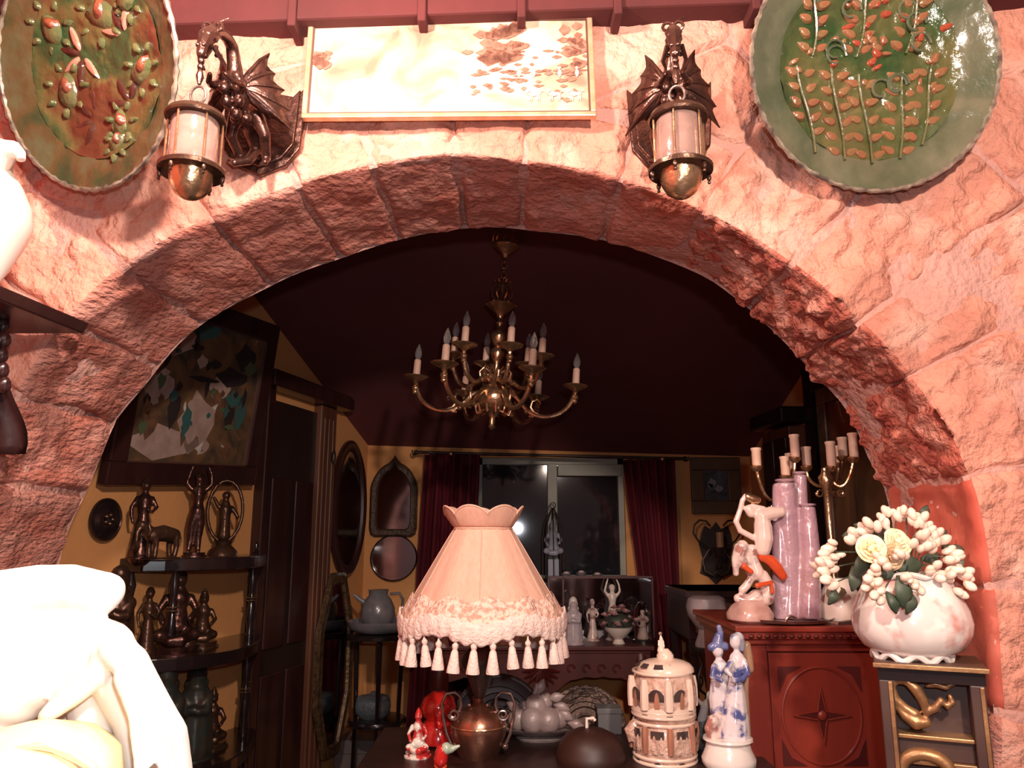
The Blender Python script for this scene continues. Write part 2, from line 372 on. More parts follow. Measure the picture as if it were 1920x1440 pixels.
# back wall with the window opening
wx0, wx1 = P(893,950,BY).x, P(1172,950,BY).x; wz0, wz1 = P(1000,1090,BY).z, P(1000,858,BY).z
bw = MB(); xl, xr = WLx(BY)-.15, RWx(BY)+.15; zt = CZe(BY)+.35
bw.box((xl,BY,0),(wx0,BY+.14,zt)).box((wx1,BY,0),(xr,BY+.14,zt)).box((wx0,BY,0),(wx1,BY+.14,wz0)).box((wx0,BY,wz1),(wx1,BY+.14,zt))
struct(bw, 'wall_back', YEL)
WFR = mat('pale_window_frame', (0.36,0.36,0.28), (0.30,0.30,0.24), 0.5, scale=9)
wn = struct(MB().box((wx0,BY+.03,wz1-.035),(wx1,BY+.10,wz1)).box((wx0,BY+.03,wz0),(wx1,BY+.10,wz0+.03)).box((wx0,BY+.03,wz0),(wx0+.03,BY+.10,wz1)).box((wx1-.03,BY+.03,wz0),(wx1,BY+.10,wz1)), 'window_1', WFR)
mx = P(1036,900,BY).x
MB().box((mx-.027,BY+.02,wz0),(mx+.027,BY+.09,wz1-.03)).build('mullion', WFR, wn, bevel=.004)
MB().box((mx+.03,BY+.015,P(1100,892,BY).z),(wx1-.01,BY+.06,P(1100,870,BY).z)).build('roller_blind', WFR, wn, bevel=.004)
for a, b in ((wx0+.03, mx-.025), (mx+.025, wx1-.03)):
    MB().box((a,BY+.055,wz0+.03),(b,BY+.062,wz1-.035)).build('pane', DGLASS, wn, smooth=False)
struct(MB().box((wx0-.3,BY+.5,wz0-.5),(wx1+.3,BY+.52,wz1+.4)), 'night_backdrop', mat('night_outside',(0.004,0.005,0.008),None,0.9))  # dark sheet added behind the panes to stand for the night outside
OUT = mat('outer_room_panelling', (0.13, 0.11, 0.12), (0.10, 0.085, 0.09), 0.9, scale=3, bump=0.2)
struct(MB().box((-2.35,-2.3,0),(2.35,-2.2,3.3)), 'wall_outer_rear', OUT)
struct(MB().box((2.25,-2.3,0),(2.35,1.5,3.3)), 'wall_outer_right', OUT)
struct(MB().box((-2.35,-2.3,3.2),(2.35,1.9,3.3)), 'trim_5', mat('outer_room_ceiling', (0.42,0.26,0.20), None, 0.9))
# red beam above the stone wall
bz = P(960,12,1.40).z
bm_ = MB()
q = [P(-400,70,1.44), P(2300,-28,1.44)]
bm_.hexa([Vector((q[0].x,1.44,q[0].z)),Vector((q[1].x,1.44,q[1].z)),Vector((q[1].x,1.52,q[1].z)),Vector((q[0].x,1.52,q[0].z))],
         [Vector((q[0].x,1.44,q[0].z+.16)),Vector((q[1].x,1.44,q[1].z+.16)),Vector((q[1].x,1.52,q[1].z+.16)),Vector((q[0].x,1.52,q[0].z+.16))])
beam = tag(bm_.build('trim_1', REDW, bevel=.006, smooth=False), kind='structure')
for u in (280, 545, 790, 978, 1160, 1420):
    v = 70-(u+400)*0.0363+11; p = P(u, v, 1.43)
    MB().box((p.x-.009,1.43,p.z),(p.x+.009,1.50,p.z+.10)).build('bracket', REDW, beam, bevel=.003)
# outer-room left wall and drape at the photo's left edge
struct(MB().box((-1.66,-2.2,0),(-1.55,1.5,3.2)), 'wall_outer_left', REDP)
dr = MB()
def drape(i, j):
    y = 1.18+0.26*i; return Vector((-0.985-0.10*i+0.018*sin(i*19)-0.015*(1-j), y, 2.10+j*0.9))
dr.grid(drape, 30, 8)
tag(dr.build('drape', REDF, solid=.004), 'bright red fabric drape behind the left green plate, at the top left edge', 'drape')
# door in the left wall, dark doorway and brown door leaf
def WL(Y, z, off=0.0): n = Vector((0.965,-0.2606,0)); return Vector((WLx(Y),Y,z))+n*off
def wquad(Y0, Y1, z0, z1, o0, o1, mb):
    return mb.hexa([WL(Y0,z0,o0),WL(Y1,z0,o0),WL(Y1,z1,o0),WL(Y0,z1,o0)],[WL(Y0,z0,o1),WL(Y1,z0,o1),WL(Y1,z1,o1),WL(Y0,z1,o1)])
def YW(u, off=0): return (1.924-off*1.036)/((960-u)/F+0.27)
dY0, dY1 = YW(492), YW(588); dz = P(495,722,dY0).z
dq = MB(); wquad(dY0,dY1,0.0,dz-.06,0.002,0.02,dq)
dd = tag(dq.build('door_1', mat('door_dark_brown',(0.03,0.015,0.012),(0.02,0.01,0.008),0.4,scale=8,stretch=(1,1,.2)), smooth=False), kind='structure')  # plain dark brown door wood
for k in range(2):
    for (a, b) in ((0.15,0.9),(1.0,1.7)):
        y0 = dY0+.04+k*(dY1-dY0-.04)/2; m = MB(); wquad(y0,y0+(dY1-dY0)/2-.06,a,b,0.02,0.032,m); m.build('panel', WALN, dd, bevel=.006, smooth=False)
m = MB(); wquad(dY0-.05,dY0,0,dz,0.0,0.05,m); m.build('door_jamb', WALN, dd, smooth=False, bevel=.006)
m = MB(); wquad(dY1-.02,dY1+.125,0,dz-.02,0.0,0.045,m); m.build('door_jamb', OAK, dd, smooth=False, bevel=.006)
for k in range(3):
    y0 = dY1+.0+.04*k; m = MB(); wquad(y0,y0+.025,0.1,dz-.08,0.045,0.053,m); m.build('panel', OAK, dd, smooth=False, bevel=.004)
m = MB(); wquad(dY0-.09,dY1+.20,dz-.02,dz+.05,0.0,0.10,m); m.build('lintel', WALN, dd, smooth=False, bevel=.008)
m = MB(); m.ball(WL(dY1+.08,1.83,.06),(.012,.012,.035)); m.build('hinge', IRON, dd)
# ---------------------------------------------------------------- painting above the arch
def frame_on(name, label, cat, O, X, Z, wdt, hgt, t, fw, fm, cm, out=0.018, grp=None):
    # O lower left corner, X and Z unit vectors of the picture plane
    N_ = X.cross(Z).normalized()     # points out towards the room
    M = Matrix((( X.x, -N_.x, Z.x, O.x),( X.y, -N_.y, Z.y, O.y),( X.z, -N_.z, Z.z, O.z),(0,0,0,1)))
    th = thing(name, label, cat, O, 0, grp)
    cv = MB(); cv.box((fw*.6,-t*.55,fw*.6),(wdt-fw*.6,-t*.2,hgt-fw*.6),M); cv.build('canvas', cm, th, smooth=False)
    fr_ = MB()
    for (a, b) in (((0,0),(wdt,fw)),((0,hgt-fw),(wdt,hgt)),((0,fw),(fw,hgt-fw)),((wdt-fw,fw),(wdt,hgt-fw))):
        fr_.box((a[0],-t,a[1]),(b[0],0,b[1]),M)
    fr_.build('frame', fm, th, smooth=False, bevel=min(.005,fw*.2))
    sl_ = MB(); q_ = min(.004, fw*.3)
    for (a, b) in (((fw,fw),(wdt-fw,fw+q_)),((fw,hgt-fw-q_),(wdt-fw,hgt-fw)),((fw,fw+q_),(fw+q_,hgt-fw-q_)),((wdt-fw-q_,fw+q_),(wdt-fw,hgt-fw-q_))):
        sl_.box((a[0],-t*.8,a[1]),(b[0],-t*.3,b[1]),M)
    sl_.build('slip', mat('dark_slip',(0.12,0.05,0.035),None,.5), th, smooth=False)
    return th, M
def pic_mat(name, cols, scale=9, dist=1.5, rough=0.35, seed=0, stretch=(1,1,1)):
    m = bpy.data.materials.new(name); m.use_nodes = True; N = m.node_tree.nodes; L = m.node_tree.links; b = N['Principled BSDF']
    tc = N.new('ShaderNodeTexCoord'); mp = N.new('ShaderNodeMapping'); L.new(tc.outputs['Object'], mp.inputs[0]); mp.inputs['Location'].default_value = (seed,seed,0)
    mp.inputs['Scale'].default_value = stretch
    n = N.new('ShaderNodeTexNoise'); n.inputs['Scale'].default_value = scale; n.inputs['Detail'].default_value = 7; n.inputs['Distortion'].default_value = dist
    L.new(mp.outputs[0], n.inputs['Vector']); r = N.new('ShaderNodeValToRGB'); L.new(n.outputs['Fac'], r.inputs[0])
    el = r.color_ramp.elements; k = len(cols)
    for i, c in enumerate(cols):
        pos = 0.30+0.40*i/(k-1)
        e = el[0] if i == 0 else el[1] if i == k-1 else el.new(pos)
        e.position = pos; e.color = (*c, 1)
    L.new(r.outputs[0], b.inputs['Base Color']); b.inputs['Roughness'].default_value = rough
    return m
HUNT = pic_mat('sepia_landscape_print', [(0.42,0.20,0.14),(0.66,0.38,0.27),(0.80,0.55,0.38),(0.86,0.70,0.50)], 10, 1.2, 0.30)
a0, a1, a2 = P(568,229,1.465), P(1117,225,1.465), P(573,38,1.485)
X = (a1-a0).normalized(); Z = (a2-a0); hg = Z.length; Z = (Z-X*Z.dot(X)).normalized()
pt, PM = frame_on('painting', 'long narrow sepia landscape print in a slim pale frame above the arch', 'picture', a0, X, Z, (a1-a0).length, hg, .016, .011, GILT, HUNT)
# painted detail on the print: trees, dogs, riders, as thin daubs of paint
DK = mat('sepia_paint', (0.27,0.11,0.075),(0.42,0.20,0.14),0.4,scale=60); LT = mat('pale_paint',(0.86,0.66,0.48),None,0.4)
def daub(mat_, shapes, par, M, y=-0.0105, nm='painted_detail'):
    m = MB()
    for (x, z, rx, rz) in shapes:
        n = 10; m.prism([(x+rx*cos(2*pi*i/n)*(1+.25*sin(i*2.7)), z+rz*sin(2*pi*i/n)*(1+.25*cos(i*1.9))) for i in range(n)], .0006, M @ Matrix.Translation((0,y,0)))
    return tag(m.build(nm, mat_, par, smooth=False), kind='stuff')
W_ = (a1-a0).length
r2 = random.Random(3)
tr = [(W_*(.60+.15*r2.random()), hg*(.55+.32*r2.random()), .012+.014*r2.random(), .008+.010*r2.random()) for _ in range(22)]
tr += [(W_*(.90+.07*r2.random()), hg*(.5+.40*r2.random()), .008+.010*r2.random(), .006+.008*r2.random()) for _ in range(14)]
tr += [(W_*(.03+.05*r2.random()), hg*(.45+.40*r2.random()), .008+.010*r2.random(), .006+.008*r2.random()) for _ in range(8)]
tr += [(W_*(.56+.42*r2.random()), hg*(.16+.5*r2.random()), .004+.009*r2.random(), .002+.004*r2.random()) for _ in range(60)]
tr += [(W_*(.62+.33*r2.random()), hg*(.40+.06*r2.random()), .010, .003) for _ in range(16)]
daub(DK, tr, pt, PM)
dogs = []
for dxx in (.79,.86,.93):
    x = W_*dxx; z = hg*.22; dogs += [(x,z,.014,.0055),(x-.013,z+.008,.005,.005)]+[(x+q_,z-.009,.0017,.009) for q_ in (-.009,-.005,.007,.011)]+[(x+.016,z+.006,.004,.0015)]
for dxx in (.74,.79,.88,.94):
    x = W_*dxx; z = hg*.42; dogs += [(x,z,.004,.010),(x,z+.013,.0032,.0035)]
daub(LT, dogs, pt, PM, -.0108)
# ---------------------------------------------------------------- glazed chargers on the wall
OLIVR = mat('olive_mottled_rim', (0.03,0.05,0.022), (0.09,0.09,0.045), 0.24, scale=11, bump=0.3, bscale=40, coat=0.2, c3=(0.09,0.06,0.025))
SCL = 1.16
def charger(name, label, cu, cv_, r, Y, yaw, tilt, inner, rimm, leafy):
    c = P(cu, cv_, Y); th = thing(name, label, 'plate', c); local(th); th.rotation_euler = (tilt, 0, yaw)
    n = 96; prof = [(0,-.030),(r*.25,-.030),(r*.50,-.026),(r*.66,-.018),(r*.74,-.010)]
    def rad(pr, rr):
        for (q0, y0), (q1, y1) in zip(pr[:-1], pr[1:]):
            if rr <= q1: return y0+(y1-y0)*(rr-q0)/(q1-q0+1e-9)
        return pr[-1][1]
    full = [(0,.024),(r*.45,.021),(r*.68,.010),(r*.86,-.006),(r,-.020)]
    m = MB()
    def fn(i, j):
        a = 2*pi*i; rr = r*.74*j; y = rad(full, rr)
        y -= 0.0065*fbm((rr*cos(a), rr*sin(a), r*7), 16, 5)+0.003*abs(fbm((rr*cos(a)+3, rr*sin(a), 2), 40, 3))
        return Vector((rr*cos(a), y, rr*sin(a)))
    m.grid(fn, n, 36, closeu=True); m.build('plate_centre', inner, th)
    m = MB()
    def fr_(i, j):
        a = 2*pi*i; rr = r*(.735+.265*j); wob = 1+.006*sin(a*37)*j+.004*sin(a*23+1)*j
        y = rad(full, rr)-0.0040*fbm((rr*cos(a), rr*sin(a), 1), 14)
        return Vector((rr*wob*cos(a), y, rr*wob*sin(a)))
    m.grid(fr_, 120, 12, closeu=True)
    m.grid(lambda i, j: Vector((r*(1-.02*j)*cos(2*pi*i), -.020+.012*j+(rad(full, r*(1-j))+.02-(-.0))*0*j, r*(1-.02*j)*sin(2*pi*i))) if j < .5 else Vector((r*(1.9-1.8*j)*.55*2*.9*cos(2*pi*i)*.5, .034, r*(1.9-1.8*j)*.55*.9*sin(2*pi*i))), 60, 3, closeu=True)
    m.build('rim', rimm, th)
    # notched lip
    lp = MB(); lp.tube([(r*(1+.004*sin(k*2.6))*cos(2*pi*k/150), -.020, r*(1+.004*sin(k*2.6))*sin(2*pi*k/150)) for k in range(150)], [.0035+.0012*(k%3) for k in range(150)], 6, closed=True)
    lp.build('lip', mat('dark_lip_glaze',(0.07,0.05,0.04),(0.30,0.24,0.18),0.3,scale=40,coat=.5), th)
    ys = lambda x, z: rad(full, sqrt(x*x+z*z))-.003
    lf = None
    def leaf(x, z, ang, ln, wd, mt, nm='relief_leaf', h=.004):
        m = MB(); nn = 12
        prof_ = [(cos(2*pi*k/nn)*ln*.5, sin(2*pi*k/nn)*wd*.5*(1-.35*cos(2*pi*k/nn))) for k in range(nn)]
        vs = [Vector((px_, 0.004, pz)) for px_, pz in prof_]+[Vector((px_*.7, -h*.6, pz*.7)) for px_, pz in prof_]+[Vector((0, -h, 0))]
        fs = [(k, (k+1)%nn, nn+(k+1)%nn, nn+k) for k in range(nn)]+[(nn+k, nn+(k+1)%nn, 2*nn) for k in range(nn)]
        R = Matrix.Rotation(-ang, 4, 'Y'); m.add([R @ p+Vector((x, ys(x,z), z)) for p in vs], fs)
        return m.build(nm, mt, th)
    if leafy:
        for (bx, bz_, tx_, tz_, cnt) in [tuple(q_*SCL for q_ in t_[:4])+(t_[4],) for t_ in ((-.10,-.155,-.125,.0,6),(-.045,-.165,-.06,.0,6),(.005,-.170,-.01,-.01,5),(.055,-.160,.07,.0,6),(.095,-.135,.12,.01,5),(-.02,.02,.0,.15,5),(-.10,.02,-.10,.14,5),(.07,.03,.09,.15,5))]:
            m = MB(); m.tube([(bx+(tx_-bx)*q_+.006*sin(q_*5), ys(bx+(tx_-bx)*q_, bz_+(tz_-bz_)*q_)-.002, bz_+(tz_-bz_)*q_) for q_ in [k/8 for k in range(9)]], .0028, 6); m.build('relief_stem', OLIVE, th)
            for k in range(cnt):
                q_ = (k+.3)/cnt; x = bx+(tx_-bx)*q_; z = bz_+(tz_-bz_)*q_
                for s_ in (-1, 1):
                    if sqrt((x+s_*.02)**2+(z+.008)**2) < r*.74: leaf(x+s_*.020, z+.010, (0.5 if s_ > 0 else pi-.5)+.2*sin(k*3.7), .034, .019, TERRA)
        rq = random.Random(4)
        for k in range(46):
            a = rq.uniform(0,2*pi); q_ = rq.uniform(.03,.72)*r; x = q_*cos(a); z = q_*sin(a)*.8+.05
            if sqrt(x*x+z*z) < r*.72 and z > -.04: leaf(x, z, rq.uniform(0,3), rq.uniform(.014,.030), rq.uniform(.010,.018), TERRA if k % 3 else mat('red_brown_glaze',(0.32,0.06,0.03),None,.2,coat=.7), 'relief_bead', .006)
        for k in range(9):
            a = rq.uniform(0,2*pi); x = .09*cos(a)+.02; z = .09*sin(a)+.05; m = MB(); m.tube([(x+.022*cos(b)*(1-b*.06), ys(x,z)-.003, z+.022*sin(b)*(1-b*.06)) for b in [q_*.5 for q_ in range(11)]], .003, 6); m.build('relief_scroll', GREENR, th)
    else:
        rr_ = random.Random(11)
        for (fx, fz, fan) in ((-.045,.035,5),(-.035,-.095,4),(.075,.045,3),(.06,-.085,3)):
            for k in range(fan):
                a = fan*.37+k*0.85; leaf(fx+.034*cos(a), fz+.034*sin(a), a, .058, .015, DKSLIT if (fx+fz) < -.02 or k % 2 else mat('pale_clay_leaf',(0.45,0.20,0.14),None,.3,coat=.5), h=.003)
        for (fx, fz, s_) in ((-.10,-.02,.075),(.025,.095,.085),(.03,-.115,.06),(.02,-.15,.05),(-.105,.10,.07),(.11,-.03,.07),(.11,.10,.06)):
            leaf(fx, fz, rr_.uniform(0,3), s_, s_*.62, OLIVE, 'relief_fruit', .010)
            leaf(fx+.006, fz+.006, rr_.uniform(0,3), s_*.6, s_*.34, mat('orange_red_glaze',(0.22,0.06,0.025),(0.15,0.04,0.025),.16,coat=.8,scale=30,bump=.5), 'relief_fruit', .016)
            for k in range(7):
                a = k*2*pi/7; leaf(fx+s_*.62*cos(a), fz+s_*.62*sin(a), a, .022, .013, OLIVE, 'relief_bead', .006)
    return th
charger('wall_plate', 'smaller dark green and orange glazed plate with fruit relief, left of the dragon lanterns', 172, 122, .236, 1.335, radians(-24), radians(19), GRORG, OLIVR, False)
charger('wall_plate', 'large pale green glazed plate with orange leaf sprigs, upper right of the arch', 1634, 124, .256, 1.405, radians(3), radians(13), GREEN, GREENR, True)
# ---------------------------------------------------------------- dragon lanterns
def dragon(name, label, px_, pz, yaw):
    th = thing(name, label, 'wall lamp', (px_, WY-.012, pz), 0, 'dragon wall lanterns'); local(th); th.rotation_euler = (0,0,yaw)
    V = lambda x, o, z: Vector((x, -o, z))         # o = how far it stands out from the wall
    # shield-shaped back plate
    poly = [(x_*1.30, z_*1.08) for x_, z_ in [(-.068,.085),(-.050,.060),(-.02,.068),(.02,.068),(.050,.060),(.068,.085),(.066,.02),(.062,-.05),(.04,-.085),(0,-.105),(-.04,-.085),(-.062,-.05),(-.066,.02)]]
    m = MB(); m.prism(poly, .012, Matrix.Identity(4)); m.prism([(x*.86, z*.86) for x, z in poly], .018, Matrix.Identity(4)); bp = m.build('back_plate', BRONZ, th, bevel=.003)
    # body: one continuous skin from tail to neck
    m = MB()
    def cap(pts):
        path = [V(*p[:3]) for p in pts]; m.tube(path, [p[3] for p in pts], 10)
        for p in pts: m.ball(V(*p[:3]), p[3]*.98, 10, 6)
    cap([(0,.02,-.075,.010),(0,.035,-.055,.020),(0,.06,-.03,.026),(0,.10,-.015,.030),(0,.14,-.015,.026),(0,.165,.005,.018)])
    cap([(0,.165,.005,.018),(0,.175,.035,.014),(0,.19,.060,.012),(0,.215,.062,.011),(0,.245,.052,.011),(0,.270,.034,.012),(0,.285,.012,.014)])
    for k, (x, o, z, r) in enumerate([(.012,.185,.0,.011),(-.012,.185,.0,.011),(.013,.18,-.02,.012),(-.013,.18,-.02,.012),(.012,.168,-.04,.012),(-.012,.168,-.04,.012),(0,.15,-.055,.013),(.01,.125,-.05,.012),(-.01,.125,-.05,.012)]): m.ball(V(x,o,z), r, 8, 6)
    for s in (-1, 1):
        cap([(s*.020,.10,-.03,.016),(s*.034,.085,-.065,.012),(s*.026,.05,-.095,.010),(s*.030,.065,-.112,.007)])
        cap([(s*.018,.17,-.005,.009),(s*.030,.20,-.025,.007),(s*.022,.225,-.035,.006),(s*.014,.24,-.03,.005)])
    cap([(0,.03,-.06,.012),(-.01,.05,-.10,.010),(-.03,.07,-.115,.008),(-.045,.06,-.105,.006),(-.046,.045,-.092,.004)])
    m.build('dragon_body', BRONZ, th, remesh=.0028)
    m = MB()
    def cap2(pts):
        m.tube([V(*p[:3]) for p in pts], [p[3] for p in pts], 8)
        for p in pts: m.ball(V(*p[:3]), p[3]*.98, 8, 6)
    HZ = -.024
    V = lambda x, o, z: Vector((x, -o, z+HZ))
    cap2([(0,.275,.05,.015),(0,.295,.030,.014),(0,.305,.005,.010),(0,.308,-.012,.008)])
    cap2([(0,.285,.020,.010),(0,.293,-.005,.006)])
    for s in (-1, 1):
        m.tube([V(s*.010+s*.008*cos(a), .275, .064+.008*sin(a)) for a in [k*pi/5 for k in range(10)]], .003, 6, closed=True)
        m.ball(V(s*.007,.300,.030),.005,8,6); m.ball(V(s*.005,.312,.002),.004,8,6)
        m.tube([V(s*.012,.29,.015), V(s*.02,.27,.0), V(s*.014,.26,-.012)], [.005,.004,.002], 6)
        for k in range(4): m.ball(V(s*.011,.285-.004*k,.045-.012*k),.0045,6,5)
    m.tube([V(0,.27,.068),V(.01,.265,.082),V(.022,.262,.09)],[.004,.002,.001],6)
    V = lambda x, o, z: Vector((x, -o, z))
    m.build('dragon_head', BRONZ, th)
    # wings, ribbed and scalloped
    for s in (-1, 1):
        tips = [(.012,.15,.020),(.048,.125,.088),(.058,.115,.050),(.075,.105,.020),(.086,.095,-.020),(.092,.085,-.060),(.05,.11,-.045),(.014,.14,-.02)]
        root = (.010,.155,-.002); m = MB()
        m_pts = [Vector((s*root[0], -root[1], root[2]))]; fs = []
        dense = []
        for k in range(len(tips)-1):
            for q_ in range(4):
                t = q_/4; p0, p1 = tips[k], tips[k+1]; sag = 1-.16*sin(pi*t) if 1 <= k <= 5 else 1
                dense.append(Vector(tuple((p0[i]+(p1[i]-p0[i])*t) for i in range(3))))
                c = dense[-1]; rt = Vector(root); dense[-1] = rt+(c-rt)*sag+Vector((0,.006*sin(pi*t),0))
        dense.append(Vector(tips[-1])); nn = len(dense)
        for ring in (.4,.75,1.0):
            for c in dense:
                q_ = Vector(root)+(c-Vector(root))*ring; m_pts.append(Vector((s*q_.x, -q_.y-.010*sin(pi*ring), q_.z)))
        fs += [(0, 1+i, 2+i) for i in range(nn-1)]
        for rg in range(2): fs += [(1+rg*nn+i, 2+rg*nn+i, 2+(rg+1)*nn+i, 1+(rg+1)*nn+i) for i in range(nn-1)]
        m.add(m_pts, fs); wg = m.build('wing', BRONZ, th, solid=.004)
        rb = MB()
        for tp in tips[1:6]:
            pth = []
            for q_ in (0,.35,.7,1.0):
                c = Vector(root)+(Vector(tp)-Vector(root))*q_; pth.append((s*c.x, -c.y-.012*sin(pi*q_)-.002, c.z))
            rb.tube(pth, [.004,.0035,.003,.0014], 6)
        rb.build('wing_rib', BRONZ, wg)
    # chain and lantern
    lo = .305; m = MB()
    for k in range(3): m.ball(V(0,lo,-.036-.012*k),(.006,.006,.007),8,6)
    m.tube([V(0,lo,-.066),V(0,lo,-.078),V(0.0,lo,-.092)],[.004,.007,.003],8); m.build('hanger', BRONZ, th)
    m = MB(); m.tube([V(.013*cos(a), lo, -.112+.016*sin(a)) for a in [k*2*pi/18 for k in range(18)]], .0024, 8, closed=True); m.build('ring', PEWT, th)
    m = MB(); m.lathe([(.0485,-.162),(.050,-.158),(.046,-.150),(.030,-.143),(.012,-.138),(.005,-.130),(.0035,-.125)], (0,-lo), 32); m.build('lantern_cap', BRONZ2, th)
    m = MB(); m.lathe([(.037,-.248),(.038,-.240),(.038,-.168),(.036,-.160)], (0,-lo), 32, cap=False); m.build('lantern_glass', LGLASS, th, solid=.002)
    for k in range(6):
        a = k*pi/3+.3; m = MB(); m.tube([(.0435*cos(a),-lo+.0435*sin(a),-.25),(.0435*cos(a),-lo+.0435*sin(a),-.158)], .0019, 6); m.build('rod', BRASS, th)
    m = MB(); m.lathe([(.036,-.257),(.053,-.256),(.0535,-.249),(.050,-.246),(.036,-.246)], (0,-lo), 32)
    for k in range(6):
        a = k*pi/3+.3; m.ball((.049*cos(a),-lo+.049*sin(a),-.262),(.004,.004,.007),8,6); m.ball((.049*cos(a),-lo+.049*sin(a),-.271),.003,6,5)
    m.build('lower_ring', BRONZ2, th)
    m = MB(); m.lathe([(.004,-.302),(.014,-.299),(.026,-.290),(.033,-.277),(.036,-.257)], (0,-lo), 12); m.build('glass_bowl', BRASS, th)
    return th
dl = P(497,246,WY); dragon('dragon_lantern', 'bronze winged dragon holding a lantern, seen from the side, beside the left plate', dl.x+.004, dl.z, radians(-2))
dr_ = P(1254,243,WY); dragon('dragon_lantern', 'bronze winged dragon holding a lantern, seen head-on, beside the right plate', dr_.x, dr_.z, radians(-10))
# ---------------------------------------------------------------- pitcher on wall bracket at the left edge
Yv = 1.30; c = P(-30,555,Yv)
th = thing('pitcher', 'cream glazed pitcher with curled spout on the dark bracket shelf at left', 'vase', c)
m = MB(); plathe(m,-30,Yv,[(26,556),(30,540),(50,500),(70,450),(80,415),(76,385),(55,345),(36,320),(30,300),(36,284),(46,276)],28); m.build('body', WHITEM, th)
m = MB(); m.tube([P(-10,300,Yv-.02),P(12,283,Yv-.03),P(26,281,Yv-.035),P(38,290,Yv-.035),P(40,300,Yv-.035)],[.030,.022,.016,.010,.007],10); m.build('spout', WHITEM, th)
m = MB(); m.tube([P(-60,330,Yv),P(-105,300,Yv),P(-135,350,Yv),P(-125,420,Yv),P(-100,460,Yv)],.010,8); m.build('handle', WHITEM, th)
sh = MB(); p0 = P(-160,558,1.24); p1 = P(96,575,1.40)
sz_ = c.z
sh.hexa([Vector((-1.2,1.19,sz_)),Vector((-.865,1.24,sz_)),Vector((-.84,1.475,sz_)),Vector((-1.2,1.475,sz_))],[Vector((-1.2,1.19,sz_-.022)),Vector((-.875,1.245,sz_-.022)),Vector((-.85,1.475,sz_-.022)),Vector((-1.2,1.475,sz_-.022))])
th = thing('bracket_shelf', 'dark wooden bracket shelf under the cream pitcher', 'shelf', (-1.0,1.475,sz_-.2))
sh.build('board', WALN, th, smooth=False, bevel=.003)
m = MB()
m.grid(lambda i,j: Vector((-.945-.10*j+.008*sin(i*9), 1.47-.17*(1-i)**1.6*(1 if 1 else 0), sz_-.022-.24*i)), 14, 3); m.build('carved_bracket', WALN, th, solid=.03)
m = MB(); [m.ball(P(5+3*sin(k*2), 610+k*28, 1.38), (.012,.012,.016), 8, 6) for k in range(5)]; m.build('carving', WALN, th)
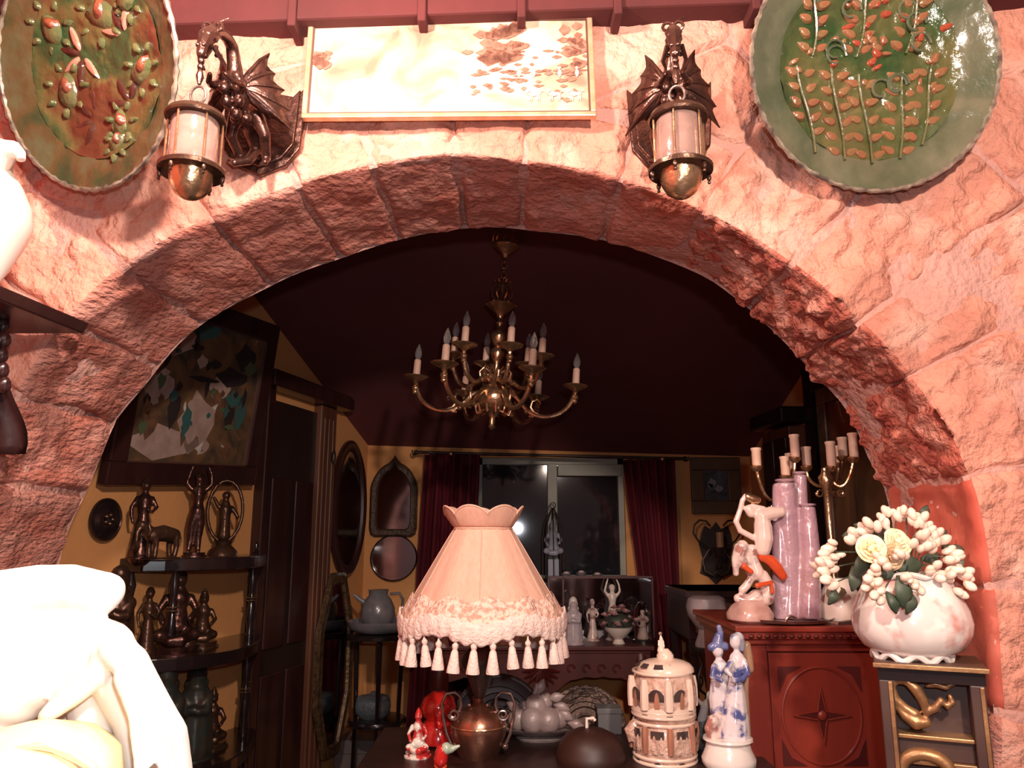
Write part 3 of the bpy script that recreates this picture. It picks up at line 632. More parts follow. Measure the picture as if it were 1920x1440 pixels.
# ---------------------------------------------------------------- blob figures
def chains(m, cs, T):
    for ch in cs:
        pts = [T(p[0],p[1],p[2]) for p in ch]; s = T.s
        m.tube(pts, [p[3]*s for p in ch], 10)
        for p, q_ in zip(ch, pts): m.ball(q_, p[3]*s*.99, 10, 7)
class TF:
    def __init__(s, loc, h, rz=0, flip=1): s.o = Vector(loc); s.s = h; s.r = Matrix.Rotation(rz,3,'Z'); s.f = flip
    def __call__(s, x, y, z): return s.o+s.r @ Vector((x*s.s*s.f, y*s.s, z*s.s))
FIG = {
 'lady': dict(body=[[(0,0,.42,.085),(0,0,.30,.10),(0,0,.15,.125),(0,0,.05,.15)],[(0,0,.42,.085),(0,-.005,.52,.062),(0,0,.60,.078),(0,0,.70,.085),(0,0,.76,.055),(0,0,.81,.032)],[(.08,0,.73,.034),(.14,-.02,.62,.028),(.09,-.08,.55,.022),(.04,-.10,.60,.020)],[(-.08,0,.73,.034),(-.14,-.01,.62,.028),(-.13,-.03,.50,.022),(-.11,-.05,.43,.020)],[(0,0,.81,.032),(0,-.005,.88,.062)],[(0,-.06,.875,.012),(0,-.05,.89,.010)]],
              hair=[[(0,.02,.90,.066),(0,.035,.93,.055),(0,.05,.88,.045)]], base=(.17,.05)),
 'dancer': dict(body=[[(0,0,.50,.080),(.035,0,.35,.055),(.03,.01,.20,.040),(.035,0,.06,.030),(.04,-.03,.05,.024)],[(0,0,.50,.080),(-.045,0,.35,.055),(-.05,.02,.20,.040),(-.06,.02,.06,.030),(-.06,-.02,.05,.024)],[(0,0,.50,.078),(0,0,.58,.055),(0,0,.67,.072),(0,0,.73,.060),(0,0,.77,.03)],[(.07,0,.72,.032),(.13,-.01,.79,.026),(.12,-.01,.90,.020),(.08,0,.99,.017)],[(-.07,0,.72,.032),(-.13,-.01,.80,.026),(-.10,-.01,.91,.020),(-.07,0,1.0,.017)],[(0,0,.77,.03),(0,-.005,.84,.052)],[(0,-.05,.84,.010),(0,-.045,.85,.008)]],
              hair=[[(0,.02,.86,.055),(0,.03,.82,.04)]], base=(.13,.045)),
 'seated': dict(body=[[(0,.02,.30,.16),(0,.02,.42,.12),(0,0,.52,.10),(0,0,.62,.12),(0,0,.68,.09),(0,0,.74,.05)],[(.08,0,.24,.10),(.18,-.14,.22,.08),(.06,-.24,.18,.065),(-.08,-.24,.17,.055)],[(-.08,0,.24,.10),(-.18,-.14,.22,.08),(-.06,-.22,.16,.065),(.06,-.24,.15,.055)],[(.13,0,.62,.05),(.20,-.06,.48,.042),(.13,-.17,.40,.035)],[(-.13,0,.62,.05),(-.20,-.06,.48,.042),(-.15,-.17,.36,.035)],[(0,0,.74,.05),(0,-.01,.82,.085)],[(0,-.09,.82,.016),(0,-.08,.84,.012)]],
              hair=[[(0,.02,.86,.085),(0,.02,.93,.06),(0,.01,.985,.03)]], base=(.30,.10)),
 'robed': dict(body=[[(0,0,.75,.10),(0,0,.60,.17),(0,0,.40,.19),(0,0,.20,.21),(0,0,.08,.22)],[(.12,-.05,.62,.07),(.10,-.15,.50,.055),(.02,-.19,.50,.045)],[(-.12,-.05,.62,.07),(-.10,-.15,.50,.055),(-.02,-.19,.52,.045)],[(0,-.02,.75,.08),(0,-.03,.84,.085)],[(0,-.115,.84,.015),(0,-.10,.86,.012)]],
              hair=[[(0,.03,.84,.11),(0,.03,.92,.095),(0,.02,.97,.05)],[(-.06,.05,.75,.07),(.06,.05,.75,.07)]], base=(.23,.05)),
 'animal': dict(body=[[(-.30,0,.55,.17),(0,0,.60,.20),(.28,0,.56,.18)],[(.28,0,.56,.17),(.45,0,.72,.12),(.56,0,.78,.11)],[(.56,0,.78,.09),(.66,0,.62,.055),(.68,-.02,.42,.04),(.62,-.03,.30,.03)],[(.24,.09,.50,.085),(.26,.10,.28,.06),(.25,.10,.08,.065)],[(.24,-.09,.50,.085),(.22,-.10,.28,.06),(.24,-.10,.08,.065)],[(-.30,.09,.50,.095),(-.27,.10,.28,.065),(-.30,.10,.08,.065)],[(-.30,-.09,.50,.095),(-.33,-.10,.28,.065),(-.29,-.10,.08,.065)],[(-.45,0,.62,.03),(-.52,0,.45,.02),(-.50,0,.30,.015)]],
              hair=[[(.46,.12,.78,.04),(.44,.16,.66,.05),(.46,.14,.56,.03)],[(.46,-.12,.78,.04),(.44,-.16,.66,.05),(.46,-.14,.56,.03)]], base=(.5,.04)),
}
def figurine(kind, name, label, cat, loc, h, m1, m2=None, mb=None, rz=0, flip=1, grp=None, extra=None):
    th = thing(name, label, cat, loc, 0, grp); d = FIG[kind]; T = TF(loc, h, rz, flip)
    m = MB(); chains(m, d['body'], T)
    if extra: chains(m, extra, T)
    m.build('body', m1, th, remesh=max(.0018, h*.016))
    m = MB(); chains(m, d['hair'], T); m.build('ears' if kind == 'animal' else 'hair', m2 or m1, th)
    r, t = d['base']; m = MB(); m.lathe([(r*h,0),(r*h,t*.3*h),(r*h*.86,t*.5*h),(r*h*.9,t*h),(r*.3*h,t*1.1*h)], (0,0), 20, Matrix.Translation(Vector(loc))); m.build('base', mb or m1, th)
    return th
# ---------------------------------------------------------------- overexposed white sculpture, near left
Ys = 0.72
th = thing('sculpture', 'large white glazed draped sculpture in the near lower left corner', 'sculpture', P(120,1700,Ys))
m = MB()
def S(m, ch, Y=Ys, fl=1.0):
    pts = [P(a,b,Y+(d if len(r_) else 0)) for a,b,*r_ in [(c_[0],c_[1],1) for c_ in ch] for d in [0]]
    pts = [P(c_[0],c_[1],Y+(c_[3] if len(c_) > 3 else 0)) for c_ in ch]
    m.tube(pts, [c_[2]*ppx(c_[1],Y) for c_ in ch], 14)
    for c_, p in zip(ch, pts): m.ball(p, c_[2]*ppx(c_[1],Y)*.99, 14, 10)
# upper lobe (folded cloth over the shoulder)
S(m, [(-80,1150,70),(0,1125,56),(70,1105,46),(130,1100,42),(190,1112,40),(200,1108,34)])
S(m, [(-60,1220,90,.02),(40,1230,80,.01),(130,1220,70,0),(190,1225,62,0)])
# mantle falling to the right and down
S(m, [(160,1220,60,0),(225,1260,56,0),(262,1330,54,0),(290,1390,60,.0),(296,1460,62,.0),(300,1560,66,0),(300,1715,66,0)])
S(m, [(180,1250,60,.02),(200,1340,66,.02),(215,1420,74,.03),(220,1520,84,.03),(215,1700,90,.03)])
S(m, [(-60,1260,110,.0),(30,1290,70,-.005),(110,1250,60,-.005),(180,1230,44,-.005)])
S(m, [(200,1225,26,-.03),(185,1260,24,-.03),(140,1300,22,-.03),(95,1335,17,-.03),(78,1344,10,-.03)])
S(m, [(-60,1300,90,.0),(-20,1360,70,.0),(-60,1450,70,.0)])
S(m, [(215,1215,28,-.035),(262,1290,18,-.045),(295,1370,16,-.05),(320,1460,16,-.05)])
S(m, [(232,1270,18,-.05),(255,1340,14,-.055),(262,1420,12,-.06),(270,1500,12,-.06)])
m.build('draped_mantle', STAT, th, remesh=.0035)
m = MB()
S(m, [(150,1320,40,.04),(140,1400,42,.04),(140,1500,44,.04),(140,1700,46,.04)]); m.build('inner_fold', STAT, th, remesh=.004)
m = MB()
bz0 = 1.105-P(60,1500,.66).z
m.lathe([(.045,bz0),(.045,bz0+.008),(.012,bz0+.02),(.010,-.01),(.05,.004),(.062,.018),(.058,.036),(.040,.050),(.010,.058)], (0,0), 22, Matrix.Translation(P(60,1500,.66)), mod=lambda a,t: 1+.06*abs(sin(a*5)))
m.build('gilded_basket', STATY, th)
m = MB()
for k in range(6):
    m.tube([P(30+k*8,1400-2*k,.62),P(90+k*9,1398+3*k,.62),P(140+k*7,1420+4*k,.62),P(168+k*4,1450+6*k,.63)], [.0022,.0034,.0034,.002], 6)
m.build('gilded_fold', STATY, th)
th = thing('pedestal','dark wooden pedestal under the large white draped sculpture','stand',(-.45,.71,0))
m = MB(); m.box((-.70,.56,1.065),(-.24,.90,1.10)); m.build('top', WALN, th, smooth=False, bevel=.005)
m = MB(); m.lathe([(.13,0),(.13,.04),(.05,.09),(.04,.35),(.06,.6),(.04,.95),(.10,1.065)],(-.45,.73),20); m.build('column', WALN, th)
# ---------------------------------------------------------------- inner room, left wall: picture, étagère, oval plaque
NW = Vector((0.965,-0.2606,0))
bl, brp = P(180,908,YW(180,.02)), P(464,908,YW(464,.02)); tr_ = P(503,608,YW(503,.16))
X = (brp-bl); wd = X.length*1.0; X.normalize(); Z = (tr_-brp); hg = Z.length; Z = (Z-X*Z.dot(X)).normalized()
FOLK = pic_mat('village_scene_paint', [(0.035,0.03,0.025),(0.07,0.09,0.075),(0.20,0.12,0.09),(0.36,0.24,0.19),(0.20,0.10,0.04)], 7, 1.6, 0.6, seed=3.3)
pt, PM = frame_on('painting', 'large village scene painting in a dark wooden frame on the left ochre wall', 'picture', bl, X, Z, wd, hg, .035, .075, WALN, FOLK)
ST_ = mat('pale_ground_paint',(0.44,0.30,0.25),(0.34,0.22,0.18),0.7,scale=20); TL = mat('teal_paint',(0.03,0.12,0.11),(0.05,0.09,0.08),0.6,scale=20); BR_ = mat('umber_paint',(0.20,0.09,0.04),(0.10,0.05,0.03),0.6,scale=30); DKp = mat('dark_paint',(0.03,0.02,0.02),None,0.6)
daub(ST_, [(wd*.32,hg*.22,.17,.055),(wd*.50,hg*.34,.09,.10),(wd*.62,hg*.55,.06,.05),(wd*.22,hg*.5,.07,.06),(wd*.3,hg*.8,.1,.08)], pt, PM, -.0200)
daub(TL, [(wd*.42,hg*.36,.022,.040),(wd*.74,hg*.50,.05,.03),(wd*.45,hg*.85,.08,.04),(wd*.80,hg*.42,.03,.06)], pt, PM, -.0215)
daub(BR_, [(wd*.20,hg*.32,.035,.055),(wd*.64,hg*.42,.022,.05),(wd*.64,hg*.52,.012,.014),(wd*.24,hg*.44,.014,.016),(wd*.15,hg*.62,.03,.05),(wd*.75,hg*.2,.03,.03)], pt, PM, -.0212)
daub(DKp, [(wd*.33,hg*.40,.028,.065),(wd*.34,hg*.52,.014,.016),(wd*.70,hg*.62,.09,.035),(wd*.72,hg*.40,.028,.05),(wd*.5,hg*.58,.08,.010),(wd*.78,hg*.75,.06,.05)], pt, PM, -.0208)
r5 = random.Random(8)
for mt_, n_, dd_ in ((BR_,9,-.0225),(DKp,9,-.0222),(TL,5,-.0228),(mat('dull_green_paint',(0.09,0.12,0.06),None,.6),8,-.0218),(ST_,5,-.0231)):
    daub(mt_, [(wd*r5.uniform(.15,.85), hg*r5.uniform(.2,.85), r5.uniform(.008,.035), r5.uniform(.008,.04)) for _ in range(n_)], pt, PM, dd_)
# oval plaque
yq = YW(196,.0); cq = P(196,974,yq); th = thing('wall_plaque', 'small dark oval metal plaque on the ochre wall under the village painting', 'plaque', cq)
Mw = Matrix(((0.2606,0.965,0,cq.x),(0.965,-0.2606,0,cq.y),(0,0,1,cq.z),(0,0,0,1)))    # local x along the wall, local y out of it
m = MB(); 
for (a, b, o) in ((1,1,.003),(.96,.96,.012),(.7,.75,.008)):
    pass
m.grid(lambda i,j: Mw @ Vector(((1-j)*.062*cos(2*pi*i), .004+.012*sin(pi*min(1,(1-j)*1.3))*1, (1-j)*.062*sin(2*pi*i))), 30, 8, closeu=True); m.build('plaque_dish', BLKW, th)
m = MB(); m.tube([Mw @ Vector((.062*cos(2*pi*k/30), .006, .062*sin(2*pi*k/30))) for k in range(30)], .004, 6, closed=True); m.build('rim', BRONZ2, th)
m = MB(); [m.ball(Mw @ Vector((.014*cos(k*1.26), .018, .014*sin(k*1.26))), .008, 8, 6) for k in range(5)]; m.build('relief', BRONZ2, th)
# étagère
E0, E1 = 2.50, 3.16
tiers = [1.385, 1.08, 0.735, 0.40]
th = thing('etagere', 'black lacquered standing shelf with turned posts along the left ochre wall', 'shelf', WL(2.8,0,.1))
EY = lambda t: E0+(E1-E0)*t
def eoff(t): return .09+.16*sin(pi*min(1,max(0,t)))**.8+.02*sin(2*pi*t)
def proj(t): return 
for z in tiers+[0.08]:
    top = [WL(EY(k/16), z, eoff(k/16)) for k in range(17)]; n = 17
    vs = [WL(EY(0),z,.004)]+top+[WL(EY(1),z,.004)]; N2 = len(vs)
    vs2 = [p-Vector((0,0,.042)) for p in vs]
    m = MB(); m.add(vs+vs2, [tuple(range(N2)), tuple(range(2*N2-1,N2-1,-1))]+[(i,(i+1)%N2,(i+1)%N2+N2,i+N2) for i in range(N2)]); m.build('shelf_board', BLKW, th, smooth=False, bevel=.004)
tz = [0.0,.08]+tiers[::-1]
for (t, o) in ((.04,.03),(.16,.13),(.80,.13),(.97,.06)):
    pp = WL(EY(t),0,o); m = MB(); prf = []
    for z0, z1 in zip(tz[:-1], tz[1:]):
        h = z1-z0-.028; b = z0
        if h < .1: prf += [(.012,b),(.012,b+h+.028)]; continue
        prf += [(.010,b),(.014,b+h*.06),(.009,b+h*.10),(.017,b+h*.25),(.013,b+h*.40),(.009,b+h*.47),(.015,b+h*.50),(.009,b+h*.53),(.010,b+h*.62),(.018,b+h*.80),(.009,b+h*.93),(.013,b+h*.97),(.010,z1)]
    m.lathe(prf, (pp.x,pp.y), 12); pst = m.build('post', BLKW, th)
    m = MB()
    for z0, z1 in zip(tz[1:-1], tz[2:]):
        zz = z0+(z1-z0-.028)*.50
        for dz_ in (0,.011): m = MB(); m.tube([(pp.x+.016*cos(a),pp.y+.016*sin(a),zz+dz_) for a in [k*pi/6 for k in range(12)]], .0024, 6, closed=True); m.build('brass_ring', BRASS, pst)
m = MB(); pp = WL(EY(.97),tiers[0],.06); m.lathe([(.010,0),(.014,.01),(.008,.02),(.012,.035),(.004,.05)],(0,0),12,Matrix.Translation(pp)); m.build('finial', BLKW, th)
def onE(u, tier, off):
    Y = YW(u, off); return Vector((WLx(Y)+.965*off, Y-.2606*off, tiers[tier]))
def hfor(p, vtop): return P(960, vtop, p.y).z-p.z
fz = math.radians(25)
g = 'bronze figurines on the black shelf'
p = onE(290,0,.10); figurine('lady','figurine','slim bronze lady figurine, leftmost on the top tier of the black shelf','figurine',p,hfor(p,893),BRONZ,rz=fz,grp=g)
p = onE(386,0,.09); figurine('dancer','figurine','bronze nude figurine with both arms raised on the top tier of the black shelf','figurine',p,hfor(p,872),BRONZ,rz=fz,grp=g)
p = onE(338,0,.19); figurine('animal','figurine','dark bronze elephant figurine low in the middle of the top tier','figurine',p,hfor(p,968)*1.0,BRONZ2,rz=radians(60),flip=-1,grp=g)
# openwork oval
p = onE(436,0,.08); th = thing('figurine','bronze figure inside an openwork oval ring at the right end of the top tier','figurine',p,0,g); h = hfor(p,898)
m = MB(); T = TF(p,h,fz); chains(m,[[(.22*cos(a),0,.58+.40*sin(a),.022) for a in [k*2*pi/20 for k in range(21)]]],T); m.build('oval_ring',BRONZ2,th)
m = MB(); chains(m,[[(0,0,.25,.09),(0,0,.45,.07),(0,0,.60,.08),(0,0,.72,.04)],[(0,0,.78,.055)]*2,[(.08,0,.62,.03),(.16,-.02,.5,.025)],[(-.08,0,.62,.03),(-.15,-.02,.74,.025)]],T); m.build('body',BRONZ2,th,remesh=.003)
m = MB(); m.lathe([(.20*h,0),(.18*h,.06*h),(.10*h,.14*h),(.12*h,.19*h)],(0,0),16,Matrix.Translation(p)); m.build('base',BRONZ2,th)
p = onE(256,1,.08); figurine('robed','figurine','blackened bronze robed figurine at the left end of the second tier, behind the white sculpture','figurine',p,hfor(p,1062),BRONZ2,rz=fz,grp=g)
p = onE(368,1,.12); figurine('seated','figurine','gold-lit seated bronze figurine with topknot in the middle of the second tier','figurine',p,hfor(p,1058)*1.0,BRONZ,rz=fz,grp=g)
p = onE(313,1,.08); figurine('lady','figurine','tiny dark figurine beside the turned post on the second tier','figurine',p,hfor(p,1098),BRONZ2,rz=fz,grp=g)
p = onE(412,1,.10); figurine('seated','figurine','small brown squatting figurine near the right end of the second tier','figurine',p,hfor(p,1105),BRONZ2,rz=fz,grp=g)
# drum-like pot
p = onE(394,1,.17); th = thing('pot','small round dark pot in front of the seated figurine on the second tier','pot',p,0)
m = MB(); m.lathe([(.012,0),(.024,.012),(.028,.035),(.020,.055),(.013,.062),(.016,.068)],(0,0),16,Matrix.Translation(p)); m.build('body',BRONZ2,th)
m = MB(); m.lathe([(.015,.068),(.010,.078),(.003,.086)],(0,0),12,Matrix.Translation(p)); m.build('lid',BRONZ2,th)
TEALB = mat('verdigris_bronze',(0.035,0.05,0.045),(0.06,0.04,0.03),0.4,0.4,scale=30)
p = onE(360,2,.14); figurine('robed','figurine','hooded figurine with a pale face on the third tier beside the white sculpture','figurine',p,hfor(p,1235),TEALB,IRON,rz=fz,grp=g)
p = onE(412,2,.12); figurine('robed','figurine','tall verdigris robed figurine on the third tier, right of the hooded one','figurine',p,hfor(p,1238),TEALB,rz=fz,grp=g)
p = onE(441,2,.10); figurine('seated','figurine','squat dark figurine at the right end of the third tier','figurine',p,hfor(p,1290),BRONZ2,rz=fz,grp=g)
p = onE(388,3,.14); figurine('seated','figurine','greenish bronze seated figurine on the lowest visible tier','figurine',p,.17,TEALB,rz=fz,grp=g)
p = onE(420,3,.10); figurine('lady','figurine','greenish bronze standing figurine on the lowest visible tier','figurine',p,.22,TEALB,rz=fz,grp=g)
# ---------------------------------------------------------------- mirrors
def oval_mirror(name, label, c, Xa, Na, rx, rz_, fw, fm, shape=None, depth=.02):
    th = thing(name, label, 'mirror', c); Za = Vector((0,0,1))
    sh_ = shape or (lambda a: (cos(a), sin(a)))
    n = 48
    def pt(a, k, o): x, z = sh_(a); return c+Xa*(x*(rx-fw*(1-k)))+Za*(z*(rz_-fw*(1-k)))+Na*o
    m = MB(); m.grid(lambda i,j: pt(2*pi*i,[1,1,.75,.45,.15,0][min(5,int(j*5+.5))],[0,depth*.6,depth,depth*.75,depth*.95,depth*.3][min(5,int(j*5+.5))]), n, 6, closeu=True)
    m.build('frame', fm, th)
    m = MB(); m.add([pt(2*pi*i/n,.05,depth*.35) for i in range(n)], [tuple(range(n))]); m.build('mirror_glass', MIRR, th, smooth=False)
    return th
XL = Vector((0.2606,0.965,0)); 
cY = YW(652); c = P(650,952,cY)+NW*.006
oval_mirror('wall_mirror','tall dark oval mirror on the left wall beside the corner',c,XL,NW,.195,.345,.06,WALN)
XB = Vector((1,0,0)); NB = Vector((0,-1,0))
def archshape(a):
    x, z = cos(a), sin(a); k = 1/max(abs(x), abs(z)**1.0, .001)
    if z > 0: return (x*min(k,1.06), z*1.0) if abs(x) > .2 else (x, z+.18*(1-abs(x)/.2))
    return (x*min(k,1.32), z*min(k,1.32))
c = P(739,936,BY-.012); oval_mirror('wall_mirror','arched dark mirror with a crested top, above the round mirror on the back wall',c,XB,NB,.128,.20,.042,mat('carved_dark_frame',(0.05,0.022,0.012),(0.09,0.045,0.02),.4,scale=60,bump=.8,bscale=70),archshape)
c = P(739,1046,BY-.012); oval_mirror('wall_mirror','round mirror in a thin black frame hanging below the arched mirror',c,XB,NB,.125,.122,.008,BLKW)
def octa(a):
    k = 1/max(abs(cos(a)), abs(sin(a)), (abs(cos(a))+abs(sin(a)))*.72); return (cos(a)*k, sin(a)*k)
cY = YW(624,.05); c = P(624,1243,cY); oval_mirror('wall_mirror','tall octagonal mirror in a dark carved gilt frame, low beside the washstand',c,XL,NW,.175,.405,.055,mat('tarnished_gilt',(0.06,0.035,0.018),(0.14,0.08,0.035),.4,.4,scale=40,bump=.6,bscale=60),octa)
# ---------------------------------------------------------------- washstand with jug, basin and blue pot
Yw = 3.80; zt1 = P(710,1186,Yw).z; zt2 = P(710,1345,Yw).z; cx = P(712,1186,Yw).x
th = thing('washstand','slender dark washstand with two round shelves in the back left corner','stand',(cx,Yw,0))
for z, r in ((zt1,.158),(zt2,.135)):
    m = MB(); m.lathe([(r*.9,-.03),(r,-.022),(r,-.006),(r*.96,0)],(0,0),28,Matrix.Translation((cx,Yw,z))); m.build('shelf', BLKW, th)
for k in range(3):
    a = radians(40+120*k); m = MB(); m.tube([(cx+.125*cos(a),Yw+.125*sin(a),0.0),(cx+.115*cos(a),Yw+.115*sin(a),zt2),(cx+.125*cos(a),Yw+.125*sin(a),zt1-.01)],[.013,.010,.013],8); m.build('leg', BLKW, th)
b0 = Vector((cx,Yw,zt1)); th = thing('basin','shallow pinkish grey ceramic basin on top of the washstand','basin',b0)
m = MB(); m.lathe([(.08,0),(.12,.006),(.148,.03),(.154,.055),(.150,.056),(.142,.034),(.11,.012),(.02,.008)],(0,0),36,Matrix.Translation(b0)); m.build('bowl', GREYC, th)
b1 = b0+Vector((-.012,0,.012)); th = thing('jug','round grey ceramic jug standing in the basin','jug',b1)
m = MB(); m.lathe([(.045,0),(.068,.02),(.080,.06),(.080,.10),(.062,.14),(.045,.160),(.046,.178),(.050,.185)],(0,0),24,Matrix.Translation(b1)); m.build('body', GREYC, th)
m = MB(); m.tube([b1+Vector(p) for p in ((.055,0,.165),(.10,0,.168),(.118,0,.14),(.115,0,.09),(.11,0,.06))],.007,8); m.build('handle', GREYC, th)
m = MB(); m.tube([b1+Vector(p) for p in ((-.055,0,.12),(-.09,0,.14),(-.115,0,.16))],[.014,.011,.008],8); m.build('spout', GREYC, th)
b2 = Vector((cx-.02,Yw,zt2)); th = thing('pot','mottled blue-grey lidded pot on the lower washstand shelf','pot',b2)
POTB = mat('blue_grey_mottled_ceramic',(0.17,0.19,0.21),(0.10,0.12,0.14),.4,scale=40,bump=.5,bscale=60)
m = MB(); m.lathe([(.06,0),(.078,.02),(.082,.05),(.078,.075),(.074,.083)],(0,0),24,Matrix.Translation(b2)); m.build('body', POTB, th)
m = MB(); m.lathe([(.078,.083),(.070,.092),(.03,.098),(.012,.10),(.014,.112),(.003,.116)],(0,0),24,Matrix.Translation(b2)); m.build('lid', POTB, th)
p = Vector((P(684,1370,4.05).x, 4.05, 0)); th = thing('storage_box','plain low grey box on the floor behind the washstand','box',p)
m = MB(); m.box(tuple(p+Vector((-.12,-.12,0))),tuple(p+Vector((.12,.12,.46)))); m.build('body', mat('grey_card',(0.22,0.17,0.16),None,.7), th, smooth=False, bevel=.003)
m = MB(); m.box(tuple(p+Vector((-.125,-.125,.44))),tuple(p+Vector((.125,.125,.50)))); m.build('lid', mat('grey_card',(0,0,0)), th, smooth=False, bevel=.003)
# ---------------------------------------------------------------- curtains and rod
def curtain(label, u0, u1, u0b, u1b, v0, v1, nf):
    Yc = BY-.09; m = MB()
    def fn(i, j):
        a, b = P(u0+(u1-u0)*i, v0, Yc), P(u0b+(u1b-u0b)*i, v1, Yc)
        p = a+(b-a)*j; return Vector((p.x, Yc+.020*sin(i*nf*2*pi)+.008*sin(i*nf*5+j*3), p.z))
    m.grid(fn, nf*12, 12)
    tag(m.build('curtain', CURT, solid=.004), label, 'curtain', 'crimson curtains')
curtain('crimson velvet curtain hanging left of the window, beside the mirrors', 797, 900, 760, 880, 852, 1385, 7)
curtain('crimson velvet curtain hanging right of the window', 1168, 1264, 1225, 1282, 862, 1300, 6)
th = thing('curtain_rod','thin dark curtain rod with scrolled ends above the window','curtain rod',P(1030,852,BY-.09))
a, b = P(780,848,BY-.10), P(1284,860,BY-.10)
m = MB(); m.tube([a,b],.008,10); m.build('rod', IRON, th)
for e, s in ((a,-1),(b,1)):
    m = MB(); m.tube([e+Vector((s*(.004+.018*q_*cos(q_*7)),0,.018*q_*sin(q_*7))) for q_ in [k/14 for k in range(15)]],.004,6); m.ball(e,.013); m.build('finial', IRON, th)
for u in (846,1242):
    p = P(u,850+(u-780)*.024,BY-.10); m = MB(); m.tube([p+Vector((0,.10,0)),p+Vector((0,0,.0))],.006,8); m.lathe([(.014,-.006),(.014,.006)],(0,0),12,Matrix.Translation(p)); m.build('bracket', BRASS, th)
# ---------------------------------------------------------------- console with mirror under the window
Yk0, Yk1 = 3.72, 4.08; kz = P(1100,1212,Yk0).z; kx0, kx1 = P(800,1212,Yk0).x, P(1228,1212,Yk0).x
th = thing('console_table','reddish dark console table with carved apron under the window','table',((kx0+kx1)/2,3.9,0))
m = MB(); m.box((kx0,Yk0,kz-.02),(kx1,Yk1,kz)); m.box((kx0+.015,Yk0+.015,kz-.035),(kx1-.015,Yk1,kz-.02)); m.build('top', MAHD, th, bevel=.004, smooth=False)
ap = []; 
poly = [(kx0+.02,kz-.035)]
nn = 60
for k in range(nn+1):
    q_ = k/nn; x = kx0+.02+(kx1-kx0-.04)*q_; c_ = (kx0+kx1)/2
    mid_ = math.exp(-((x-c_)/.10)**2); ends = math.exp(-((x-kx0)/.10)**2)+math.exp(-((x-kx1)/.10)**2)
    poly.append((x, kz-.035-.10-.10*mid_-.07*min(1,ends)-.006*abs(sin(q_*40))))
poly.append((kx1-.02,kz-.035))
m = MB(); m.prism(poly,.022,Matrix.Translation((0,Yk0+.04,0))); m.build('carved_apron', MAHD, th, smooth=False)
m = MB(); cxk = (kx0+kx1)/2
for k in range(9):
    a = (k-4)*.35; m.tube([(cxk,Yk0+.012,kz-.10),(cxk+.05*sin(a),Yk0+.008,kz-.10-.05*cos(a)),(cxk+.09*sin(a),Yk0+.012,kz-.10-.085*cos(a))],[.008,.010,.004],6)
for s in (-1,1):
    for k in range(4): m.tube([(cxk+s*(.14+.07*k)+.016*cos(a),Yk0+.014,kz-.10+.016*sin(a)) for a in [q_*.5 for q_ in range(10)]],.005,6)
tag(m.build('carving', MAHD, th), kind='stuff')
for x in (kx0+.06,kx1-.06):
    m = MB(); m.tube([(x,Yk0+.05,kz-.04),(x+.0,Yk0+.02,kz-.16),(x,Yk0+.05,kz-.35),(x,Yk0+.08,.35),(x,Yk0+.04,.06),(x,Yk0+.01,0)],[.035,.045,.030,.020,.022,.03],12); m.build('leg', MAHD, th)
    m = MB(); m.box((x-.02,Yk1-.06,0),(x+.02,Yk1-.02,kz-.03)); m.build('leg', MAHD, th, bevel=.004)
# console mirror
mxa, mxb, mza, mzb = P(1030,1100,4.02).x, P(1222,1100,4.02).x, kz, P(1100,1083,4.02).z
th = thing('table_mirror','wide low mirror in a thin dark frame standing on the console table','mirror',((mxa+mxb)/2,4.02,kz))
m = MB(); m.box((mxa,4.03,mza),(mxb,4.045,mzb)); m.build('mirror_glass', MIRR, th, smooth=False)
m = MB(); m.box((mxa-.006,4.02,mzb-.004),(mxb+.006,4.05,mzb+.008)).box((mxa-.008,4.02,mza),(mxa,4.05,mzb)).box((mxb,4.02,mza),(mxb+.008,4.05,mzb)).box((P(1056,1100,4.02).x-.004,4.02,mza),(P(1056,1100,4.02).x+.004,4.03,mzb)); m.build('frame', MAHD, th, smooth=False)
def onK(u, Y): return Vector((P(u,1200,Y).x, Y, kz))
LILW = mat('lilac_white_porcelain',(0.50,0.42,0.47),(0.60,0.50,0.50),.25,scale=30,coat=.5)
p = onK(1076,3.80); figurine('robed','figurine','lilac-white porcelain lady figurine, tallest on the console table','figurine',p,hfor(p,1120),LILW,WHITE,rz=0)
p = onK(1048,3.86); th = thing('candle_holder','small dark candle holder behind the lampshade edge on the console table','candle holder',p)
m = MB(); m.lathe([(.03,0),(.03,.006),(.008,.02),(.007,.09),(.020,.11),(.02,.12)],(0,0),16,Matrix.Translation(p)); m.build('stem', IRON, th)
m = MB(); m.lathe([(.010,.12),(.010,.17)],(0,0),12,Matrix.Translation(p)); m.build('candle', REDG, th)
p = onK(1112,3.93); figurine('lady','figurine','pink and cream porcelain figurine between the tall lady and the flower bowl','figurine',p,.20,MULTI,rz=0)
p = onK(1150,3.96); figurine('dancer','figurine','cream porcelain figurine rising behind the flower bowl','figurine',p,.29,WHITEM,rz=0)
